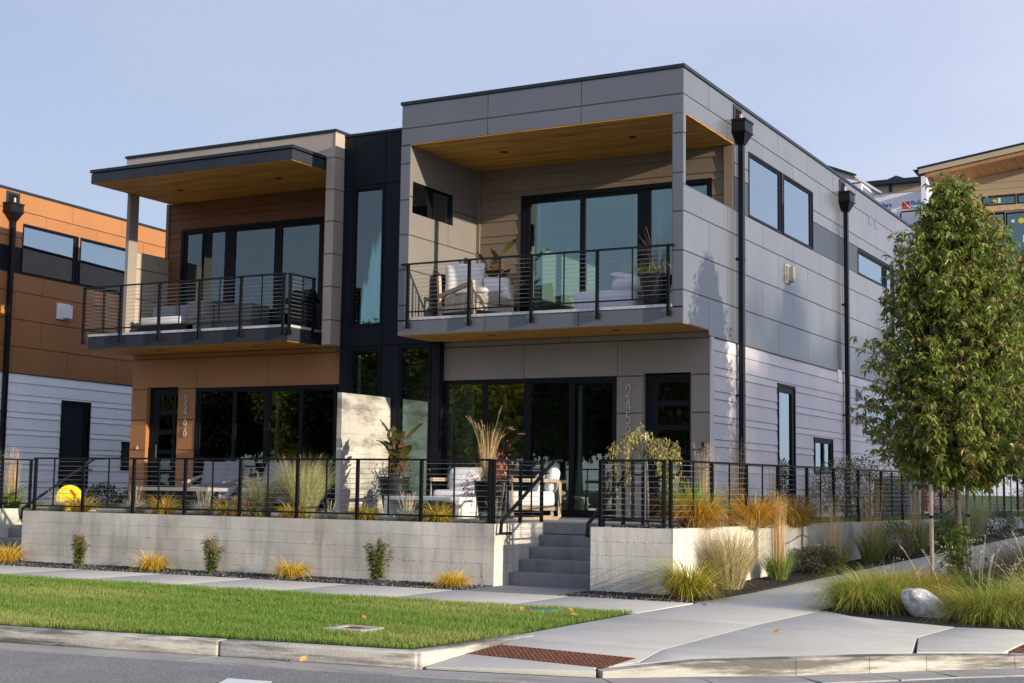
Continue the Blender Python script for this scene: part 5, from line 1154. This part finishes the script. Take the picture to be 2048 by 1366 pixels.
def canna(pb, stems, scale=1.0):
    for (dx, dy, h) in stems:
        c = np.array([[.16, .05, .04]]); ribbons(pb, np.array([[dx*.3, dy*.3, 0]]), math.atan2(dy, dx+1e-6), .05, math.hypot(dx, dy)/max(.1, h)*1.2, h, .022*scale, c, c, 5, .3)
        for j in range(6):
            q = (j+1.2)/6.5; a = j*2.3+dx*9+rng.normal(0, .3); n = 1; L_ = .34*scale*rng.uniform(.8, 1.2); k = 7
            base = np.array([[dx*.3+dx*q*.8, dy*.3+dy*q*.8, h*q]]); cc = np.array([[.085, .075, .022]]) if j % 3 else np.array([[.15, .08, .03]])
            # broad leaf: two ribbons side by side make a folded blade
            l0, l1 = rng.uniform(.3, .7), rng.uniform(1.1, 2.2); st = rng.bit_generator.state
            P = []; az = a; hh = np.array([math.cos(az), math.sin(az), 0]); ss = np.array([-math.sin(az), math.cos(az), 0]); p = base[0].copy(); V = []
            for i in range(k+1):
                tt = i/k; wv = .085*scale*math.sin(math.pi*min(1, tt*.93+.05))**.75*2; th2 = l0+(l1-l0)*tt**1.4; d = hh*math.sin(th2)+np.array([0, 0, 1])*math.cos(th2); nn = np.cross(d, ss)
                rip = .012*math.sin(i*2.6+j); V += [p-ss*wv/2+nn*(-.025*wv/.17+rip), p, p+ss*wv/2+nn*(-.025*wv/.17-rip)]; p = p+d*L_/k
            V = np.array(V); Q = np.array([[3*i+o_, 3*i+1+o_, 3*i+4+o_, 3*i+3+o_] for i in range(k) for o_ in (0, 1)]); pb.add(V, Q, np.repeat(cc, len(V), 0)*(1+rng.uniform(-.1, .1, (len(V), 1))))
pb = PB(); canna(pb, [(-.10, 0, .80), (.16, .05, .72), (.02, -.06, .62)], 1.1); o = pb.build('canna_leaves', m_leaf, p2, smooth=True); o.location = (0, 0, .62)
o = mixleaf([(.09, .13, .03), (.14, .17, .04), (.06, .08, .02), (.25, .04, .08)], 700, (.17, .12, .09), .05).build('underplanting', m_leaf, p2); o.location = (0, 0, .74)
o = mixleaf([(.42, .44, .40), (.52, .52, .46)], 260, (.05, .05, .15), .06).build('silver_trailing_foliage', m_leaf, p2); o.location = (-.27, -.1, .52)
# wicker lounge set on the left patio
wl = thing('wicker_armchair', 'pale rope armchair with lilac pillows before the left sliding door', 'armchair', (-9.75, .30, .875), .15)
MB().box(-.42, .42, -.38, .38, .14, .30).build('seat_frame', m_rope, wl, bevel=.04); MB().box(-.36, .36, -.36, .34, .30, .42).build('seat_cushion', m_cush, wl, bevel=.05)
for sx in (-1, 1): MB().tube([(sx*.44, -.38, .50), (sx*.46, 0, .56), (sx*.42, .36, .66), (0, .46, .70)], .035, 8).build('arm_rim', m_rope, wl, smooth=True); MB().tube([(sx*.44, -.36, .2), (sx*.45, .0, .4), (sx*.42, .34, .45)], .06, 8).build('arm_weave', m_rope, wl, smooth=True)
pillow('throw_pillow', m_cushl, wl, (-.10, .22, .68), .28, .26, .08, (math.pi/2-.3, 0, .1)); pillow('throw_pillow', m_cushl, wl, (.26, .24, .68), .28, .27, .08, (math.pi/2-.3, 0, -.3))
w2 = copy_thing(wl, (-8.55, .35, .875), -.4, 'second pale rope armchair, half hidden behind the pink plumed grass'); 
for q in (wl, w2): q['group'] = 'rope armchairs on the left patio'
dt = thing('fire_table', 'long low grey table before the rope armchairs', 'table', (-9.6, -.75, .87)); MB().box(-.85, .85, -.28, .28, .36, .42).build('table_top', m_patio, dt); MB().box(-.7, .7, -.2, .2, 0, .36).build('table_base', m_black, dt)
# hose reel
hr = thing('hose_reel', 'bright yellow hose reel standing behind the left end of the railing', 'hose reel', (-10.95, -2.2, .86), .45)
q = MB(); q.tube([(0, -.05, .22), (0, .05, .22)], .23, 28); q.build('reel_side', m_yel, hr, bevel=.01); q = MB(); q.tube([(0, -.06, .22), (0, -.05, .22)], .17, 24); q.build('reel_face', m_yel, hr)
q = MB(); q.tube([(0.05, -.07, .36), (.13, -.07, .27), (.12, -.07, .15)], .016, 6); q.build('red_crank', m_red, hr); MB().tube([(-.12, 0, .36), (-.12, 0, .50), (.08, 0, .50), (.08, 0, .40)], .011, 6).build('carry_handle', m_black, hr)
MB().tube([(-.18, -.07, .0), (0, -.07, .18), (.2, -.07, .0)], .010, 5).build('stand', m_teak, hr)
# ---- upper right balcony furniture
ZB = 4.335
lc = thing('lounge_chair', 'striped lounge chair with big white pillows on the corner balcony', 'chair', (-4.35, .95, ZB), -.35); lc.scale = (1.22,)*3
for sy_ in (-.36, .36):
    MB().tube([(-.40, sy_, .0), (-.46, sy_, .68)], .024, 4).build('rear_leg', m_teak, lc); MB().tube([(.38, sy_, 0), (.34, sy_, .50)], .024, 4).build('front_leg', m_teak, lc); MB().tube([(-.42, sy_, .38), (.36, sy_, .52)], .028, 4).build('arm_rest', m_teak, lc)
MB().box(-.38, .40, -.34, .34, .22, .36).build('seat_cushion', m_stripe, lc, bevel=.04); MB().box(-.42, .38, -.35, .35, .12, .21).build('seat_frame', m_stripe, lc)
pillow('throw_pillow', m_cush, lc, (-.20, -.08, .60), .30, .29, .10, (math.pi/2-.1, 0, .75)); pillow('throw_pillow', m_cush, lc, (.06, .05, .44), .34, .30, .085, (.12, .05, .1)); pillow('throw_pillow', m_cush, lc, (.22, .20, .50), .2, .2, .07, (math.pi/2-.6, 0, 1.0))
MB().box(-.55, -.46, -.38, .38, .2, .72).build('chair_back', m_black, lc)
cp_ = planter('planter', 'black pot of canna in the balcony corner behind the lounge chair', (-4.5, 1.85, ZB), .14, .2, .42)
pb = PB(); canna(pb, [(-.14, 0, .80), (.14, .0, 1.02), (.0, .05, .62)], 1.15); o = pb.build('canna_leaves', m_leaf, cp_); o.location = (0, 0, .38)
o = mixleaf([(.30, .12, .04), (.14, .1, .03), (.2, .14, .04)], 240, (.14, .1, .1), .06).build('underplanting', m_leaf, cp_); o.location = (0, 0, .5)
pb = PB(); misc(pb, .2, .6, 200, TAN+[(.25, .28, .08)], .005, 1.2, .3); n = 16; b, a = disc(n, .05); c = cols(n, TAN, .1); t_, d = ribbons(pb, b, a, .05, rng.uniform(.3, 1.4, n), rng.uniform(.5, .72, n), .004, c, c, 6, .2); plumes(pb, t_-d*.08, d, .09, .018, [(.66, .52, .32)], 36, 1)
o = pb.build('feathery_grass', m_plant, cp_); o.location = (.32, .0, .38)
MB().lathe(.32, 0, [(.10, 0), (.14, .36), (.15, .38)], 18).build('pot', m_pot, cp_, smooth=True)
cp2 = planter('planter', 'black pot with trailing yellow green grass at the right end of the corner balcony', (-.58, .26, ZB), .17, .24, .46); cp2.scale = (1.12,)*3
pb = PB(); n = 120; b, a = disc(n, .16); c = cols(n, [(.35, .36, .1), (.45, .42, .18), (.2, .25, .05)], .15); ribbons(pb, b, a, rng.uniform(.4, .9, n), rng.uniform(2.4, 3.0, n), rng.uniform(.25, .62, n), .009, c, c, 7)
o = pb.build('trailing_grass', m_plant, cp2); o.location = (-.05, -.05, .44)
pb = PB(); n = 130; b, a = disc(n, .08); c = cols(n, [(.25, .14, .10), (.35, .2, .14), (.18, .1, .08)], .15); t_, d = ribbons(pb, b, a, rng.uniform(0, .3, n), rng.uniform(.2, 1.6, n), rng.uniform(.3, .8, n), .0035, c, c, 6, .2); plumes(pb, t_[:14]-d[:14]*.1, d[:14], .1, .015, [(.45, .28, .22)], 26, 1)
o = pb.build('dried_purple_grass', m_plant, cp2); o.location = (.02, 0, .44)
fb = thing('covered_daybed', 'white rounded daybed on the corner balcony behind the railing', 'daybed', (-1.66, .95, ZB))
MB().box(-.62, .55, -.32, .5, .0, .40).build('mattress', m_bed, fb, bevel=.12); MB().box(.05, .62, -.30, .5, .30, .60).build('bolster', m_bed, fb, bevel=.14)
pillow('throw_pillow', m_bed, fb, (.25, .0, .62), .26, .2, .08, (.1, .2, .2))
# ---- upper left balcony furniture
sf = thing('wicker_sofa', 'grey wicker sofa with beige cushions behind the left balcony railing', 'sofa', (-11.7, 1.25, ZB))
MB().box(-.75, .75, .15, .35, .05, .66).build('back_frame', m_wick, sf); MB().box(-.75, .75, -.35, .16, .05, .24).build('seat_frame', m_black, sf); MB().box(-.72, .40, -.34, .14, .26, .42).build('seat_cushion', m_cush, sf, bevel=.03)
for x in (-.36, .3): MB().box(x-.32, x+.32, .0, .14, .43, .70).build('back_cushion', m_cushl, sf, bevel=.05)
MB().box(.6, 1.25, -.35, .30, .05, .70).build('wicker_side', m_wick, sf)
MB().box(1.25, 2.2, -.30, .30, .05, .60).build('dark_ottoman', m_wick, sf, bevel=.03)
gr = thing('grill', 'black barbecue with rounded lid at the right end of the left balcony', 'barbecue', (-8.15, .75, ZB)); MB().box(-.33, .30, -.22, .22, .50, .58).build('side_shelf', m_black, gr); q = MB(); q.tube([(-.12, 0, .60), (.30, 0, .60)], .15, 16); q.build('lid', m_black, gr, smooth=False); MB().box(-.10, .28, -.16, .16, .0, .48).build('cabinet', m_black, gr)
for x in (-.30, -.22): MB().tube([(x, -.2, 0), (x, -.2, .5)], .012, 4).build('leg', m_black, gr)
# ---- air conditioner beside the house
ac = thing('air_conditioner', 'grey outdoor air conditioner beside the house wall', 'air conditioner', (.72, 10.9, .86))
MB().box(-.40, .40, -.40, .40, 0, .06).build('base', m_acg, ac)
for sx in (-.40, .36):
    for sy_ in (-.40, .36): MB().box(sx, sx+.04, sy_, sy_+.04, .06, .78).build('corner_post', m_acg, ac)
for i in range(17): MB().box(-.385, .385, -.385, .385, .08+i*.042, .10+i*.042).build('louvre', m_acg, ac)
MB().box(-.365, .365, -.365, .365, .07, .78).build('condenser_core', m_acd, ac)
MB().box(-.41, .41, -.41, .41, .79, .84).build('top_cover', m_acg, ac, bevel=.02); MB().lathe(0, 0, [(.30, .84), (.28, .87), (.1, .88)], 24).build('fan_guard', m_acd, ac)

# ------------------------------------------------------------------ surroundings outside the frame: trees and houses across the streets
rng = np.random.default_rng(9)
def far_tree_mesh(seed, H, r, n, pal, sz):
    pb = PB(); cl = rng.normal(0, 1, (26, 3)); cl /= np.linalg.norm(cl, axis=1, keepdims=True); cr = rng.uniform(.35, .9, (26, 1))
    cen = cl*cr*np.array([r*.75, r*.75, H*.34])+[0, 0, H*.58]; k = n//26
    u = rng.normal(0, 1, (26, k, 3)); u /= np.linalg.norm(u, axis=2, keepdims=True); ps = (cen[:, None]+u*rng.uniform(.5, 1, (26, k, 1))*r*.42).reshape(-1, 3); ps[:, 2] = np.maximum(ps[:, 2], .3)
    c = np.repeat(cols(26, pal, .2), k, 0); leaves(pb, ps, u.reshape(-1, 3)+rng.normal(0, .4, (26*k, 3)), sz, sz*.75, c, .4); return pb
kinds = [([(.05, .07, .02), (.08, .10, .03), (.04, .05, .015)], 'dark green'), ([(.62, .50, .06), (.70, .50, .08), (.42, .42, .07)], 'yellow'), ([(.60, .24, .04), (.5, .2, .05), (.3, .2, .05)], 'orange')]
proto = []
for i, (pal, nm) in enumerate(kinds):
    t = thing('roadside_tree', f'{nm} leafy tree across the road', 'tree', (0, 0, -.2)); t['group'] = f'{nm} trees across the road'
    far_tree_mesh(i, 12, 4.2, 15600, pal, .36).build('crown', m_deepg, t); MB().tube([(0, 0, 0), (0, 0, 7)], [.28, .08], 8).build('trunk', m_bark, t); proto.append(t)
spots = []
for i in range(15): spots.append((95+rng.uniform(-1.5, 1.5), -9.0+3.5*i+rng.uniform(-.3, .3), i % 7 == 3 and 2 or 0, 2.06*rng.uniform(.98, 1.02)))
for i in range(11): spots.append((104+rng.uniform(-1, 1), -7.5+4.6*i, 0, 2.12))
for i in range(30): spots.append((-104+3.3*i+rng.uniform(-1, 1), -74+rng.uniform(-3, 3), [1, 0, 0, 1, 0, 2][i % 6], rng.uniform(1.12, 1.3)))
for i in range(20): spots.append((-104+5*i+rng.uniform(-1, 1), -82, 0, rng.uniform(1.3, 1.4)))
used = [False]*3
for x, y, kd, s in spots:
    if not used[kd]: proto[kd].location = (x, y, -.2); proto[kd].scale = (s,)*3; used[kd] = True
    else: copy_thing(proto[kd], (x, y, -.2), rng.random()*6.28, None, s)
